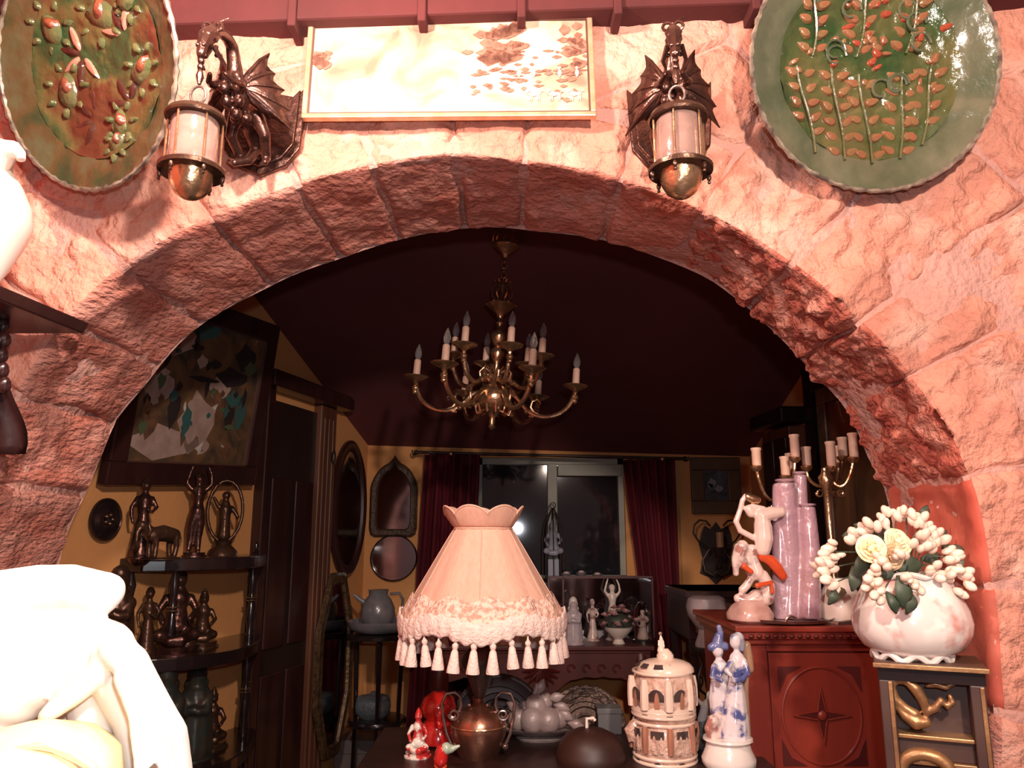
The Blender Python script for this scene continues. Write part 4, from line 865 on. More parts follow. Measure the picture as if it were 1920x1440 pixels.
# flower bowl
p = onK(1160,3.82); th = thing('flower_bowl','cream footed bowl heaped with pink porcelain roses on the console table','flowers',p)
m = MB(); m.lathe([(.030,0),(.024,.012),(.020,.02),(.040,.035),(.060,.06),(.066,.075)],(0,0),28,Matrix.Translation(p),mod=lambda a,t:1+.04*sin(a*12)*t); m.build('bowl', WHITEM, th)
PK = mat('dusty_pink_porcelain',(0.50,0.24,0.24),(0.62,0.36,0.33),.35,scale=40,rnd=.2); GL = mat('dull_green_leaf',(0.05,0.06,0.045),None,.5)
def rose_mesh():
    m = MB()
    for ring, (nn, r, h) in enumerate(((5,.019,.008),(4,.013,.014),(3,.007,.018))):
        for k in range(nn):
            a = 2*pi*k/nn+ring*.6
            m.grid(lambda i,j: Vector((cos(a+(i-.5)*1.6)*r*(.3+.7*j)*(1+.15*j), sin(a+(i-.5)*1.6)*r*(.3+.7*j), h*j*(1-.25*(2*i-1)**2)-.002)), 5, 4)
    m.ball((0,0,.006),(.008,.008,.010),8,6)
    return m
rm = None
for k in range(17):
    a = k*2.4; rr = .018+.0052*k; zz = .165-.0055*k+.01*sin(k*3); pos = Vector((rr*cos(a), rr*sin(a)*.7, max(zz,.078)))
    if rm is None: rm = rose_mesh().build('rose', PK, None, origin=(0,0,0)); rm.parent = th; rm.location = pos
    else: inst(rm, th, pos, (rr*6*-sin(a), rr*6*cos(a)*.5, k))
m = MB(); m.ball(p+Vector((0,0,.09)),(.065,.045,.05)); [m.grid(lambda i,j: p+Vector(((.05+.06*i)*cos(b_),(.05+.06*i)*sin(b_)*.7,.085+.02*sin(pi*i)))+Vector((-sin(b_),cos(b_)*.7,0))*(j-.5)*.03*sin(pi*min(.98,max(.05,i))),5,3) for b_ in [q_*.7 for q_ in range(9)]]; m.build('foliage', GL, th)
# glass dome and clock shape
p = onK(1206,3.86); th = thing('glass_dome','small glass dome over a dark figure at the right end of the console table','glass dome',p)
m = MB(); m.lathe([(.052,0),(.052,.012),(.045,.016)],(0,0),24,Matrix.Translation(p)); m.build('base', BLKW, th)
m = MB(); m.lathe([(.042,.016),(.043,.13),(.036,.165),(.018,.185),(.002,.19)],(0,0),24,Matrix.Translation(p),cap=False); m.build('dome', GLASS, th)
m = MB(); T = TF(p+Vector((0,0,.016)),.14,0); chains(m,FIG['lady']['body'],T); m.build('enclosed_figure', MULTI, th, remesh=.003)
# lantern with white figure, standing on the window sill
zs = wz0+.002
sl = MB(); sl.box((wx0-.04,BY-.10,wz0-.025),(wx1+.04,BY+.03,wz0)); tag(sl.build('trim_2', WALN, smooth=False), kind='structure')
p = Vector((P(1037,1000,BY-.05).x, BY-.045, wz0)); th = thing('birdcage_lantern','black wire lantern holding a white figure on the window sill','lantern',p); h = P(1037,945,BY-.05).z-wz0
m = MB(); m.lathe([(.062,0),(.062,.012),(.05,.018)],(0,0),20,Matrix.Translation(p)); m.build('base', IRON, th)
m = MB()
for k in range(8):
    a = k*pi/4; m.tube([p+Vector((.055*cos(a)*s_,.04*sin(a)*s_,z_)) for s_, z_ in ((1,.015),(1,h*.55),(.8,h*.75),(.35,h*.88),(.05,h*.95))],.003,6)
m.tube([p+Vector((.016*cos(a),0,h+.0+.016*sin(a)-.008)) for a in [k*pi/6 for k in range(12)]],.003,6,closed=True); m.build('wire_cage', IRON, th)
m = MB(); T = TF(p+Vector((0,0,h*.28)),h*.52,0); chains(m,FIG['seated']['body'],T); chains(m,FIG['seated']['hair'],T); m.box(tuple(p+Vector((-.03,-.02,.015))),tuple(p+Vector((.03,.02,h*.29)))); m.build('white_figure', mat('blue_grey_plaster',(0.34,0.35,0.42),None,.5), th, remesh=.004)
for k,(u,hh) in enumerate(((1090,.05),(1120,.04),(1062,.045))):
    p = Vector((P(u,1080,BY-.07).x,BY-.07,wz0)); th = thing('trinket_dish',['small glass trinket dish near the middle of the window sill','tiny glass trinket dish on the right part of the window sill','small glass trinket dish beside the wire lantern'][k],'dish',p,0)
    m = MB(); m.lathe([(.014,0),(.010,.008),(.024,hh*.7),(.028,hh),(.024,hh*.95),(.006,.012)],(0,0),16,Matrix.Translation(p)); m.build('bowl', GREYC, th)
    m = MB(); m.ball(p+Vector((0,0,hh)),(.018,.018,.010),10,6); m.build('content', MULTI, th)
# ---------------------------------------------------------------- back wall right: picture, iron sconce, small stand
p0, p1 = P(1297,964,BY-.02), P(1391,964,BY-.02); hh = P(1297,858,BY-.02).z-p0.z
SMALL = pic_mat('dim_blue_flower_print',[(0.03,0.03,0.03),(0.05,0.07,0.075),(0.08,0.10,0.11),(0.12,0.13,0.15)],12,1,0.35,seed=9)
pt, PM = frame_on('painting','small dim print of two pale blooms in a wide brown frame, right of the curtain','picture',p0,XB,Vector((0,0,1)),p1.x-p0.x,hh,.025,.070,mat('dull_brown_frame',(0.13,0.065,0.022),(0.10,0.05,0.02),.45,scale=12),SMALL)
daub(mat('pale_bloom_paint',(0.30,0.30,0.34),None,.5),[(.115,.165,.022,.024),(.150,.135,.022,.018),(.105,.15,.015,.012)],pt,PM,-.016)
p = P(1344,1085,BY-.02); th = thing('iron_sconce','scrolled black iron wall sconce with one candle, below the small brown-framed print','wall lamp',p)
Yi = BY-.03; m = MB()
pl = [(1316,1000),(1322,985),(1334,992),(1344,978),(1354,992),(1366,985),(1372,1000),(1376,1020),(1370,1050),(1376,1075),(1358,1082),(1344,1096),(1330,1082),(1314,1075),(1320,1050),(1312,1020)]
m.prism([(P(u,v,Yi).x,P(u,v,Yi).z) for u,v in pl],.012,Matrix.Translation((0,BY-.003,0))); m.build('back_plate', IRON, th, smooth=False, bevel=.003)
for s in (-1,1):
    m = MB(); m.tube([P(1344+s*a,b,Yi-.04) for a,b in ((14,1030),(34,1015),(44,1000),(42,984),(32,975),(20,977),(12,986))],[.005]*7,6); m.tube([P(1344+s*a,b,Yi-.04) for a,b in ((14,1030),(26,1050),(22,1070),(8,1078),(0,1072))],[.006]*5,6); m.build('scroll', IRON, th)
m = MB(); plathe(m,1348,Yi-.07,[(9,1044),(11,1038),(14,1030),(12,1026)],14); m.tube([P(1348,1042,Yi-.07),P(1346,1060,Yi-.05),P(1344,1066,Yi)],.006,6); m.build('candle_cup', IRON, th)
m = MB(); plathe(m,1350,Yi-.07,[(7,1028),(7,998)],12); m.build('candle', mat('brown_candle_sleeve',(0.42,0.22,0.12),None,.5), th)
# chest with white ball vase
Yb = 3.0; p = P(1328,1212,Yb)
th = thing('plant_stand','black wrought-iron scroll stand under the white urn','stand',(p.x,Yb,0))
m = MB(); plathe(m,1328,Yb,[(34,1222),(36,1216),(36,1212)],24); m.build('top', IRON, th)
for k in range(3):
    a = radians(90+120*k); dx, dy = cos(a), sin(a); zt_ = p.z-.02; m = MB()
    m.tube([(p.x+dx*r_,Yb+dy*r_,z_) for r_,z_ in ((.05,zt_),(.035,zt_-.04),(.055,zt_-.08),(.05,zt_-.13),(.02,zt_-.15),(.03,zt_-.19),(.06,zt_-.25),(.05,zt_-.5),(.09,0.0))],.006,6)
    m.tube([(p.x+dx*(.055+.02*cos(b)),Yb+dy*(.055+.02*cos(b)),zt_-.10+.02*sin(b)) for b in [q_*.55 for q_ in range(12)]],.004,6); m.build('scroll_leg', IRON, th)
th = thing('urn','white bulbous urn with narrow waist on the iron stand, left of the carved cabinet','vase',p)
m = MB(); plathe(m,1326,Yb,[(24,1212),(24,1206),(18,1190),(17,1180),(24,1172),(35,1155),(38,1138),(34,1122),(26,1117)],28); m.build('body', mat('lilac_grey_ceramic',(0.46,0.36,0.36),(0.40,0.31,0.32),.35,scale=5), th)
# brown framed chest behind the urn
x0, x1 = P(1288,1110,3.4).x, P(1400,1110,3.4).x; z1 = P(1300,1108,3.4).z; 
th = thing('side_cabinet','low brown cabinet against the back wall behind the white urn','cabinet',((x0+x1)/2,3.6,0))
zb = P(1300,1200,3.4).z
m = MB(); m.box((x0,3.40,zb),(x1+.1,3.85,z1)); m.box((x0-.01,3.39,z1-.03),(x1+.11,3.86,z1)); m.build('body', WALN, th, smooth=False, bevel=.004)
for x in (x0+.02,x1+.08):
    for y in (3.42,3.82): m = MB(); m.box((x-.015,y-.015,0),(x+.015,y+.015,zb)); m.build('leg', WALN, th, smooth=False)
m = MB(); m.box((x0+.03,3.392,zb+.03),(x1+.07,3.40,z1-.05)); m.build('door', mat('dull_brown_panel',(0.16,0.07,0.04),None,.5), th, smooth=False)
# ---------------------------------------------------------------- right wall: tall dark cupboard and gilt framed picture
def RW(Y, z, o=0): return Vector((RWx(Y)-o, Y, z))
def rbox(Y0,Y1,z0,z1,o0,o1,mb): return mb.hexa([RW(Y0,z0,o0),RW(Y1,z0,o0),RW(Y1,z1,o0),RW(Y0,z1,o0)],[RW(Y0,z0,o1),RW(Y1,z0,o1),RW(Y1,z1,o1),RW(Y0,z1,o1)])
th = thing('cupboard','tall dark wooden cupboard with a cornice in the back right corner','cupboard',RW(3.6,0,.1))
m = MB(); rbox(3.46,3.76,0,P(1480,800,3.5).z,0.002,.10,m); m.build('body', OAK, th, smooth=False, bevel=.004)
m = MB(); rbox(3.42,3.79,P(1480,795,3.5).z,P(1480,742,3.5).z-.06,0.002,.15,m); m.build('cornice', BLKW, th, smooth=False, bevel=.01)
for k in range(2): m = MB(); rbox(3.48+k*.14,3.60+k*.14,.2,P(1480,820,3.5).z,.10,.112,m); m.build('door', WALN, th, smooth=False, bevel=.004)
AUT = pic_mat('autumn_wood_paint',[(0.02,0.012,0.01),(0.09,0.025,0.015),(0.18,0.06,0.03),(0.30,0.14,0.06)],6,1,0.5,seed=5,stretch=(1,1,.4))
ga, gb = RW(3.26,P(1555,1140,3.3).z,.03), RW(2.66,P(1555,1140,3.3).z,.03)
pt, PM = frame_on('painting','large dark autumn painting in a gilt frame on the right wall behind the candelabra','picture',ga,(gb-ga).normalized(),Vector((0,0,1)),(gb-ga).length,P(1550,735,3.3).z-ga.z,.035,.07,mat('greenish_gilt_frame',(0.30,0.22,0.13),(0.16,0.12,0.08),.4,.3,scale=20),AUT)
m = MB(); rbox(3.30,3.38,.0,P(1530,690,3.35).z,0,.06,m); cst = tag(m.build('trim_4', BLKW, smooth=False), kind='structure')
# ---------------------------------------------------------------- chandelier
Yc = 2.72; top = P(944,432,Yc); xc = P(936,620,Yc).x
th = thing('chandelier','brass chandelier with two tiers of unlit candle bulbs hanging from the maroon ceiling','chandelier',(xc,Yc,P(936,620,Yc).z)); local(th)
th.rotation_euler = (0, radians(4.2), 0)
zc = P(936,620,Yc).z; s = ppx(620,Yc)
Z = lambda v: P(936,v,Yc).z-zc
m = MB(); m.lathe([(22*s,Z(424)-.0),(24*s,Z(440)),(26*s,Z(462)),(18*s,Z(470)),(8*s,Z(476)),(4*s,Z(484))][::-1],(0,0),20)
for k in range(10):
    a = k*pi/5; m.tube([((20+6*sin(q_*3))*s*cos(a+q_*.5),(20+6*sin(q_*3))*s*sin(a+q_*.5),Z(462-26*q_)) for q_ in [j/5 for j in range(6)]],.004,6)
m.build('canopy', BRASS, th)
for k in range(5):
    zz = Z(488+k*9); m = MB(); m.tube([((5*s)*cos(a)*(1 if k%2 else 0), (5*s)*cos(a)*(0 if k%2 else 1), zz+7*s*sin(a)) for a in [j*pi/6 for j in range(12)]],.0022,6,closed=True); m.build('chain_link', BRASS, th)
cp = [(3,528),(6,536),(4,545),(4,560),(8,566),(22,568),(28,572),(20,580),(8,590),(5,600),(8,606),(5,612),(7,620),(14,625),(16,632),(10,645),(5,650),(12,656),(14,664),(8,676),(5,682),(7,700),(10,716),(14,722),(26,730),(32,742),(30,758),(18,770),(10,776),(5,784),(6,790),(5,797),(7,801),(2,806)]
m = MB(); m.lathe([(r*s,Z(v)) for r,v in cp][::-1],(0,0),24); m.build('column', BRASS, th)
m = MB()
for k in range(6):
    a = k*pi/3; m.tube([(r*s*cos(a),r*s*sin(a),Z(v)) for r,v in ((8,566),(18,556),(20,545),(12,532),(15,526))],[.004,.004,.003,.003,.004],6)
    m.ball((27*s*cos(a),27*s*sin(a),Z(571)),.007,8,6)
m.build('flower_crown', BRASS, th)
BULB = mat('bulb_glass',(0.9,0.9,0.9),(0.8,0.8,0.8),0.02,trans=0.9)
def arm_parts(R, zhub, zdip, zdish, a, scroll):
    e = lambda r, z: Vector((r*cos(a), r*sin(a), z))
    m = MB(); pts = [e(.03,zhub),e(.03+R*.12,zhub+.012),e(.03+R*.22,zhub-.012),e(R*.42,zdip+.02),e(R*.60,zdip),e(R*.80,zdip+.012),e(R*.94,zdip+(zdish-zdip)*.4),e(R,zdish-.02),e(R,zdish)]
    # smooth the path
    for _ in range(2):
        q = [pts[0]]
        for p0_, p1_ in zip(pts[:-1], pts[1:]): q += [p0_*.75+p1_*.25, p0_*.25+p1_*.75]
        pts = q+[pts[-1]]
    m.tube(pts, .0082, 8); m.ball(e(R,zdish-.035),.013,8,6); m.ball(e(R,zdish-.05),.010,8,6); m.ball(e(R*.42,zdip+.02),.011,8,6); ar = m.build('arm', BRASS, th)
    if scroll:
        m = MB(); c0 = e(R*.62,zdip+.005)
        def sc(pts_): return [e(R*.62+x, zdip+.005+z) for x, z in pts_]
        m.tube(sc([(-.0,0),(-.03,.012),(-.045,.03),(-.040,.052),(-.022,.060),(-.010,.048),(-.018,.038)]),[.004,.005,.005,.004,.004,.003,.004],6)
        m.tube(sc([(-.036,.018),(-.058,.016),(-.075,.026)]),[.004,.006,.001],6); m.tube(sc([(-.02,.008),(-.035,-.004),(-.05,-.002)]),[.003,.003,.004],6)
        m.tube(sc([(-.04,.055),(-.046,.068)]),[.006,.003],6); m.build('scroll', BRASS, ar)
    m = MB(); m.lathe([(.006,zdish-.022),(.012,zdish-.012),(.030,zdish-.004),(.046,zdish+.005),(.047,zdish+.007),(.030,zdish+.001),(.012,zdish+.001),(.013,zdish+.012)],(R*cos(a),R*sin(a)),20); m.build('drip_dish', BRASS, ar)
    m = MB(); m.lathe([(.0125,zdish+.004),(.0135,zdish+.010),(.0125,zdish+.066),(.009,zdish+.070)],(R*cos(a),R*sin(a)),14); m.build('candle_sleeve', CREAM, ar)
    m = MB(); m.lathe([(.007,zdish+.070),(.011,zdish+.078),(.0135,zdish+.092),(.010,zdish+.108),(.004,zdish+.122),(.001,zdish+.128)],(R*cos(a),R*sin(a)),12); m.build('bulb', BULB, ar)
m = MB()
for k in range(12):
    a = k*pi/6+.2; m.tube([(r*s*cos(a),r*s*sin(a),Z(v)) for r,v in ((10,700),(22,690),(30,700),(27,714),(17,714),(18,705))],.0042,6)
    m.tube([(r*s*cos(a),r*s*sin(a),Z(v)) for r,v in ((20,752),(34,764),(30,776),(20,772))],.0042,6)
tag(m.build('scroll_ornament', BRASS, th), kind='stuff')
for k in range(6): arm_parts(.29, Z(742), Z(778), Z(718), radians(-4+60*k), True)
for k in range(6): arm_parts(.165, Z(715), Z(728), Z(668), radians(47+60*k), False)
# ---------------------------------------------------------------- table in the middle
TZ = 0.93
th = thing('table','near-black table carrying the lamp and the stoneware jar','table',(.1,2.4,0))
tx0, tx1, ty0, ty1 = -.36, .61, 1.78, 2.30
m = MB(); m.box((tx0,ty0,TZ-.035),(tx1,ty1,TZ)); m.build('table_top', TABLE, th, smooth=False, bevel=.006)
m = MB(); m.box((tx0+.03,ty0+.03,TZ-.12),(tx1-.03,ty1-.03,TZ-.035)); m.build('apron', TABLE, th, smooth=False)
for x in (tx0+.05,tx1-.05):
    for y in (ty0+.05,ty1-.05): m = MB(); m.lathe([(.025,0),(.03,.1),(.02,.35),(.035,.6),(.03,TZ-.12)],(x,y),12); m.build('leg', TABLE, th)
# ---------------------------------------------------------------- lamp with fringed shade
Yl = 2.00; lx = P(905,1100,Yl).x; ul = 905
th = thing('table_lamp','table lamp with peach fabric shade, lace band and tassels on a two-handled metal urn base','lamp',(lx,Yl,TZ))
zL = lambda v: P(ul,v,Yl).z; sL = ppx(1080,Yl)
def shade_fn(i, j):
    a = 2*pi*i
    prof = [(150,1162),(143,1146),(121,1106),(99,1068),(77,1030),(61,1003),(53,991)]
    t = j*(len(prof)-1); k = min(int(t), len(prof)-2); f_ = t-k
    r = prof[k][0]*(1-f_)+prof[k+1][0]*f_; v = prof[k][1]*(1-f_)+prof[k+1][1]*f_
    r *= 1-.035*(1-j*.6)*(1-abs(cos(a*6)))**1.0
    return Vector((lx+r*sL*cos(a), Yl+r*sL*sin(a), zL(v)))
m = MB(); m.grid(shade_fn, 144, 24, closeu=True); sd = m.build('lamp_shade', SHADE, th, solid=.0015)
def ruff(i, j):
    a = 2*pi*i; sc_ = abs(cos(a*3.5+.3)); r = 53+(20+3*sc_)*j**.8; v = 990-(24+16*sc_**.7)*j
    return Vector((lx+r*sL*cos(a), Yl+r*sL*sin(a), zL(v)))
m = MB(); m.grid(ruff, 140, 8, closeu=True); rf = m.build('ruffled_collar', SHADE, sd, solid=.002)
m = MB(); m.tube([ruff(k/140,1) for k in range(140)], .0026, 6, closed=True); m.build('collar_piping', SHADE, sd)
m = MB(); m.tube([(lx+54*sL*cos(2*pi*k/60), Yl+54*sL*sin(2*pi*k/60), zL(991)) for k in range(60)], .003, 6, closed=True); m.build('waist_band', SHADE, sd)
for k in range(12):
    a = (k+.5)*pi/6-pi/6*.5; m = MB(); m.tube([shade_fn((a/(2*pi))%1, j/12)+Vector((cos(a),sin(a),0))*.0015 for j in range(13)], .0016, 5); m.build('rib', SHADE, sd)
def lace(i, j):
    p = shade_fn(i, (1-j)*.30); a = 2*pi*i
    return p+Vector((cos(a),sin(a),0))*(.0075+.001*sin(a*60))+Vector((0,0,.007*sin(a*12)*(1-j)))
m = MB(); m.grid(lace, 160, 8, closeu=True); m.build('lace_band', LACE, sd)
def fringe(i, j):
    a = 2*pi*i; wv = cos(a*6); r = 152+3*sin(pi*j)+2*sin(a*50)*j; zz = zL(1146-7*wv)+(zL(1174+4*abs(sin(a*11.5)))-zL(1140))*j
    return Vector((lx+r*sL*cos(a), Yl+r*sL*sin(a), zz+.003*sin(a*40+j*4)))
m = MB(); m.grid(fringe, 200, 10, closeu=True); m.build('fringe_band', TRIMM, sd, solid=.004)
ts = MB(); ts.lathe([(.0145,-.066),(.0148,-.062),(.0112,-.042),(.0078,-.022),(.0050,-.017),(.0072,-.012),(.0072,-.007),(.003,-.002),(.0012,.010)],(0,0),12,mod=lambda a,t:1+.05*sin(a*6))
t0 = None
for k in range(30):
    a = 2*pi*(k+.25)/30; pos = Vector((150*sL*cos(a), 150*sL*sin(a), zL(1181)-TZ))
    if t0 is None: t0 = ts.build('tassel', TRIMM, None, origin=(0,0,0)); t0.parent = sd; t0.location = pos
    else: inst(t0, sd, pos+Vector((0,0,random.uniform(-.004,.004))), (random.uniform(-.08,.08),random.uniform(-.08,.08),a), random.uniform(.92,1.05))
ub = 897; bx = P(ub,1380,Yl).x
m = MB(); plathe(m,ub+3,Yl,[(8,1318),(10,1305),(16,1290),(26,1262),(36,1240),(30,1225),(20,1215),(10,1205),(4,1190)],20); m.build('stem', mat('dark_pewter',(0.14,0.09,0.08),(0.08,0.05,0.045),.35,.8,scale=18,bump=.2), th)
v_b = row(TZ, Yl)
m = MB(); plathe(m,ub,Yl,[(34,v_b),(36,v_b-6),(20,v_b-14),(30,1430),(44,1400),(52,1375),(52,1355),(44,1338),(30,1328),(14,1322),(10,1316),(12,1308),(6,1304)],28); m.build('urn_body', COPP, th)
m = MB(); m.tube([(bx+52*ppx(1358,Yl)*cos(2*pi*k/40),Yl+52*ppx(1358,Yl)*sin(2*pi*k/40),P(ub,1358,Yl).z) for k in range(40)],.0025,6,closed=True); m.build('girdle', BRASS, th)
for s_ in (-1,1):
    m = MB(); m.tube([P(ub+s_*a,b,Yl-.01) for a,b in ((50,1398),(60,1375),(66,1345),(68,1318),(60,1301),(44,1298),(34,1306),(32,1322),(36,1334))],[.004]*9,8)
    m.tube([P(ub+s_*(46+11*(1-q_*.6)*cos(q_*9)),1340+11*(1-q_*.6)*sin(q_*9),Yl-.03) for q_ in [k/16 for k in range(17)]],.0030,6)
    m.tube([P(ub+s_*35,1342,Yl-.03),P(ub+s_*25,1334,Yl-.02)],.003,6); m.ball(P(ub+s_*50,1400,Yl-.01),.009,8,6); m.ball(P(ub+s_*17,1322,Yl-.015),.005,8,6); m.build('scroll_handle', PEWT, th)
# ---------------------------------------------------------------- things on the table
def onT(u, v): return PZ(u, v, TZ)
p = onT(822,1425); p = Vector((P(822,1400,2.12).x,2.12,TZ)); Yr = p.y
th = thing('vase','glossy red gourd-shaped vase on the table, left of the lamp base','vase',p)
vb = row(TZ,Yr); m = MB(); plathe(m,822,Yr,[(24,vb),(30,vb-8),(38,1390),(36,1362),(26,1352),(22,1348)],28,mod=lambda a,t:1+.025*abs(sin(a*9))); m.build('lower_body', REDG, th)
m = MB(); plathe(m,822,Yr,[(22,1349),(30,1340),(34,1325),(28,1308),(14,1299),(10,1296)],28); m.build('upper_body', REDG, th)
p = Vector((P(783,1420,2.00).x,2.00,TZ)); figurine('seated','figurine','small red and white clown-like figurine in front of the red vase','figurine',p,.11,mat('red_white_glaze',(0.70,0.66,0.58),(0.50,0.03,0.03),.2,scale=40,thr=(.46,.54),coat=.5),REDG,rz=0)
p = Vector((P(826,1435,1.90).x,1.90,TZ)); th = thing('toucan_ornament','small red, green and white glazed bird ornament at the foot of the red vase','ornament',p)
m = MB(); T = TF(p,.07,0); chains(m,[[(0,0,.25,.24),(.05,0,.55,.22)]],T); m.build('body', REDG, th, remesh=.003)
m = MB(); chains(m,[[(.18,-.02,.62,.20),(.35,-.02,.60,.12),(.60,-.03,.70,.05)]],T); m.build('beak', mat('pale_green_glaze',(0.42,0.50,0.38),None,.2,coat=.5), th, remesh=.002)
m = MB(); chains(m,[[(-.1,0,.1,.12),(.1,0,.08,.12)]],T); m.build('feet', ORANG, th)
# silver tureen on platter
Yt = 2.16; p = Vector((P(1012,1395,Yt).x,Yt,TZ)); th = thing('tureen','pewter lidded dish shaped like piled fruit and leaves on a wide oval platter','dish',p)
PGREY = mat('dull_silver_glaze',(0.42,0.33,0.31),(0.30,0.23,0.22),.4,.1,scale=16,bump=.3,bscale=50)
m = MB(); T0 = Matrix.Translation(p) @ Matrix.Diagonal((1.25,.8,1,1)); m.lathe([(.045,0),(.05,.006),(.03,.014),(.07,.020),(.104,.036),(.108,.039),(.07,.028),(.01,.024)],(0,0),36,T0,mod=lambda a,t:1+.03*sin(a*10)*t); m.build('platter', PGREY, th)
m = MB()
for (a, b, c_, r_) in ((-.055,-.01,.055,.030),(-.02,-.03,.055,.034),(.02,-.025,.052,.034),(.05,-.005,.055,.028),(0,.02,.06,.04),(-.01,-.01,.085,.030),(.015,0,.095,.022),(-.04,0,.075,.02)): m.ball(p+Vector((a,b,c_)), r_, 12, 8)
m.build('fruit_body', PGREY, th)
for k, (a, b, c_, an) in enumerate(((.035,-.01,.105,.2),(.05,-.01,.085,-.3),(.06,-.02,.068,-.5),(.085,-.03,.045,-.2),(-.0,0,.122,1.2),(-.06,-.02,.08,2.6))):
    R = Matrix.Rotation(-an,3,'Y'); m = MB(); m.grid(lambda i,j: p+Vector((a,b,c_))+R @ Vector((.045*(i-.3), -.006*sin(pi*i)-.004*sin(j*pi), (j-.5)*.026*sin(pi*min(.97,max(.06,i))))), 7, 5); m.build('leaf', PGREY, th, solid=.002)
m = MB(); m.tube([p+Vector((-.01,0,.11)),p+Vector((-.005,-.002,.135)),p+Vector((.012,0,.138))],[.010,.008,.006],8); m.build('stalk_handle', PGREY, th)
# trays leaning behind
def tray(label, u, v, Y, r, mt, tilt=.25):
    c = Vector((P(u,v,Y).x, Y, .775+r*cos(tilt)+.004)); th = thing('tray',label,'tray',c); local(th); th.rotation_euler = (-tilt,0,0)
    prof = [(0,.002),(r*.35,.002),(r*.36,-.002),(r*.62,0),(r*.64,-.004),(r*.94,-.008),(r,-.012)]
    def f_(i,j): k = min(int(j*6+.5),6); return Vector((prof[k][0]*cos(2*pi*i), prof[k][1], prof[k][0]*sin(2*pi*i)))
    m = MB(); m.grid(f_,48,7,closeu=True); m.build('tray_disc', mt, th, solid=.003)
    m = MB(); m.tube([(r*cos(2*pi*k/48),-.012,r*sin(2*pi*k/48)) for k in range(48)],.003,6,closed=True); m.build('rim', mt, th)
    m = MB(); [m.tube([(q_*r*cos(2*pi*k/40),-.006,q_*r*sin(2*pi*k/40)) for k in range(40)],.0018,5,closed=True) for q_ in (.3,.5,.75)]; m.build('engraved_ring', mt, th)
TR = mat('dark_engraved_metal',(0.12,0.075,0.055),(0.05,0.03,0.025),.4,.7,scale=50,bump=.5,bscale=80)
th = thing('low_chest','low dark wooden chest behind the table carrying the leaning trays','chest',(.1,2.5,0))
m = MB(); m.box((-.32,2.33,.03),(.53,2.62,.75)); m.build('body', WALN, th, smooth=False, bevel=.006)
m = MB(); m.box((-.335,2.315,.75),(.545,2.635,.775)); m.build('lid', WALN, th, smooth=False, bevel=.006)
for x in (-.28,.49):
    for y in (2.37,2.58): m = MB(); m.ball((x,y,.016),(.025,.025,.018)); m.build('foot', WALN, th)
tr1 = tray('large dark engraved metal tray leaning behind the fruit-shaped dish', 1098,1368,2.44,.118,TR)
tray('smaller blackish round tray behind the lamp base', 935,1345,2.42,.136,mat('blackened_metal',(0.03,0.022,0.022),(0.05,0.035,0.03),.4,.6,scale=20))
# grey box and brown dome
p = Vector((P(1142,1400,2.24).x,2.24,TZ)); th = thing('box','plain grey-blue box standing between the engraved tray and the stoneware jar','box',p)
m = MB(); m.box(tuple(p+Vector((-.032,-.03,0))),tuple(p+Vector((.032,.03,.058)))); m.build('body', mat('grey_blue_card',(0.15,0.15,0.15),None,.6), th, smooth=False, bevel=.002)
m = MB(); m.box(tuple(p+Vector((-.034,-.032,.052))),tuple(p+Vector((.034,.032,.066)))); m.build('lid', mat('grey_blue_card',(0,0,0)), th, smooth=False, bevel=.002)
p = Vector((P(1108,1440,1.97).x,1.97,TZ)); th = thing('domed_box','rounded brown wooden dome with a pale hooked handle at the front of the table','box',p)
m = MB(); m.lathe([(.082,0),(.084,.012),(.080,.020),(.076,.035),(.060,.056),(.035,.068),(.002,.073)],(0,0),32,Matrix.Translation(p)); m.build('dome', mat('brown_gloss_wood',(0.035,0.012,0.008),(0.025,0.009,0.006),.5,scale=10), th)
m = MB(); m.tube([p+Vector((-.008,0,.07)),p+Vector((-.008,0,.092)),p+Vector((.008,0,.094)),p+Vector((.012,0,.088))],.004,6); m.build('handle', WHITEM, th)
# stoneware jar
Yj = 1.97; uj = 1247; p = Vector((P(uj,1420,Yj).x,Yj,TZ)); jb = row(TZ,Yj); ks = ppx(1350,Yj)
th = thing('stoneware_jar','tall beige lidded stoneware jar with dark arches in relief and a figure on its lid','jar',p)
m = MB(); plathe(m,uj,Yj,[(52,jb),(56,jb-6),(57,1412),(61,1395),(60,1378),(56,1360),(52,1348)],36); m.build('lower_body', STEIN, th)
m = MB(); plathe(m,uj,Yj,[(52,1349),(56,1342),(54,1330),(58,1310),(57,1285),(53,1265),(49,1256)],36); m.build('upper_body', STEIN, th)
for v, r in ((jb-3,57),(1412,57),(1350,55),(1336,57),(1328,57),(1258,53)):
    m = MB(); zz = P(uj,v,Yj).z; kk = ppx(v,Yj); m.tube([(p.x+r*kk*cos(2*pi*k/48),Yj+r*kk*sin(2*pi*k/48),zz) for k in range(48)],.0042,8,closed=True); m.build('band', STEINL, th)
def patch(m, a0, a1, v0, v1, r, arch=False):
    kk = ppx((v0+v1)/2,Yj); zc_ = lambda v: P(uj,v,Yj).z
    def f_(i,j):
        a = a0+(a1-a0)*i; tp = v0+((v1-v0)*.45*abs(2*i-1)**2.2 if arch else 0); v = v1+(tp-v1)*j
        return Vector((p.x+(r+1.2)*kk*cos(a),Yj+(r+1.2)*kk*sin(a),zc_(v)))
    m.grid(f_,9,5)
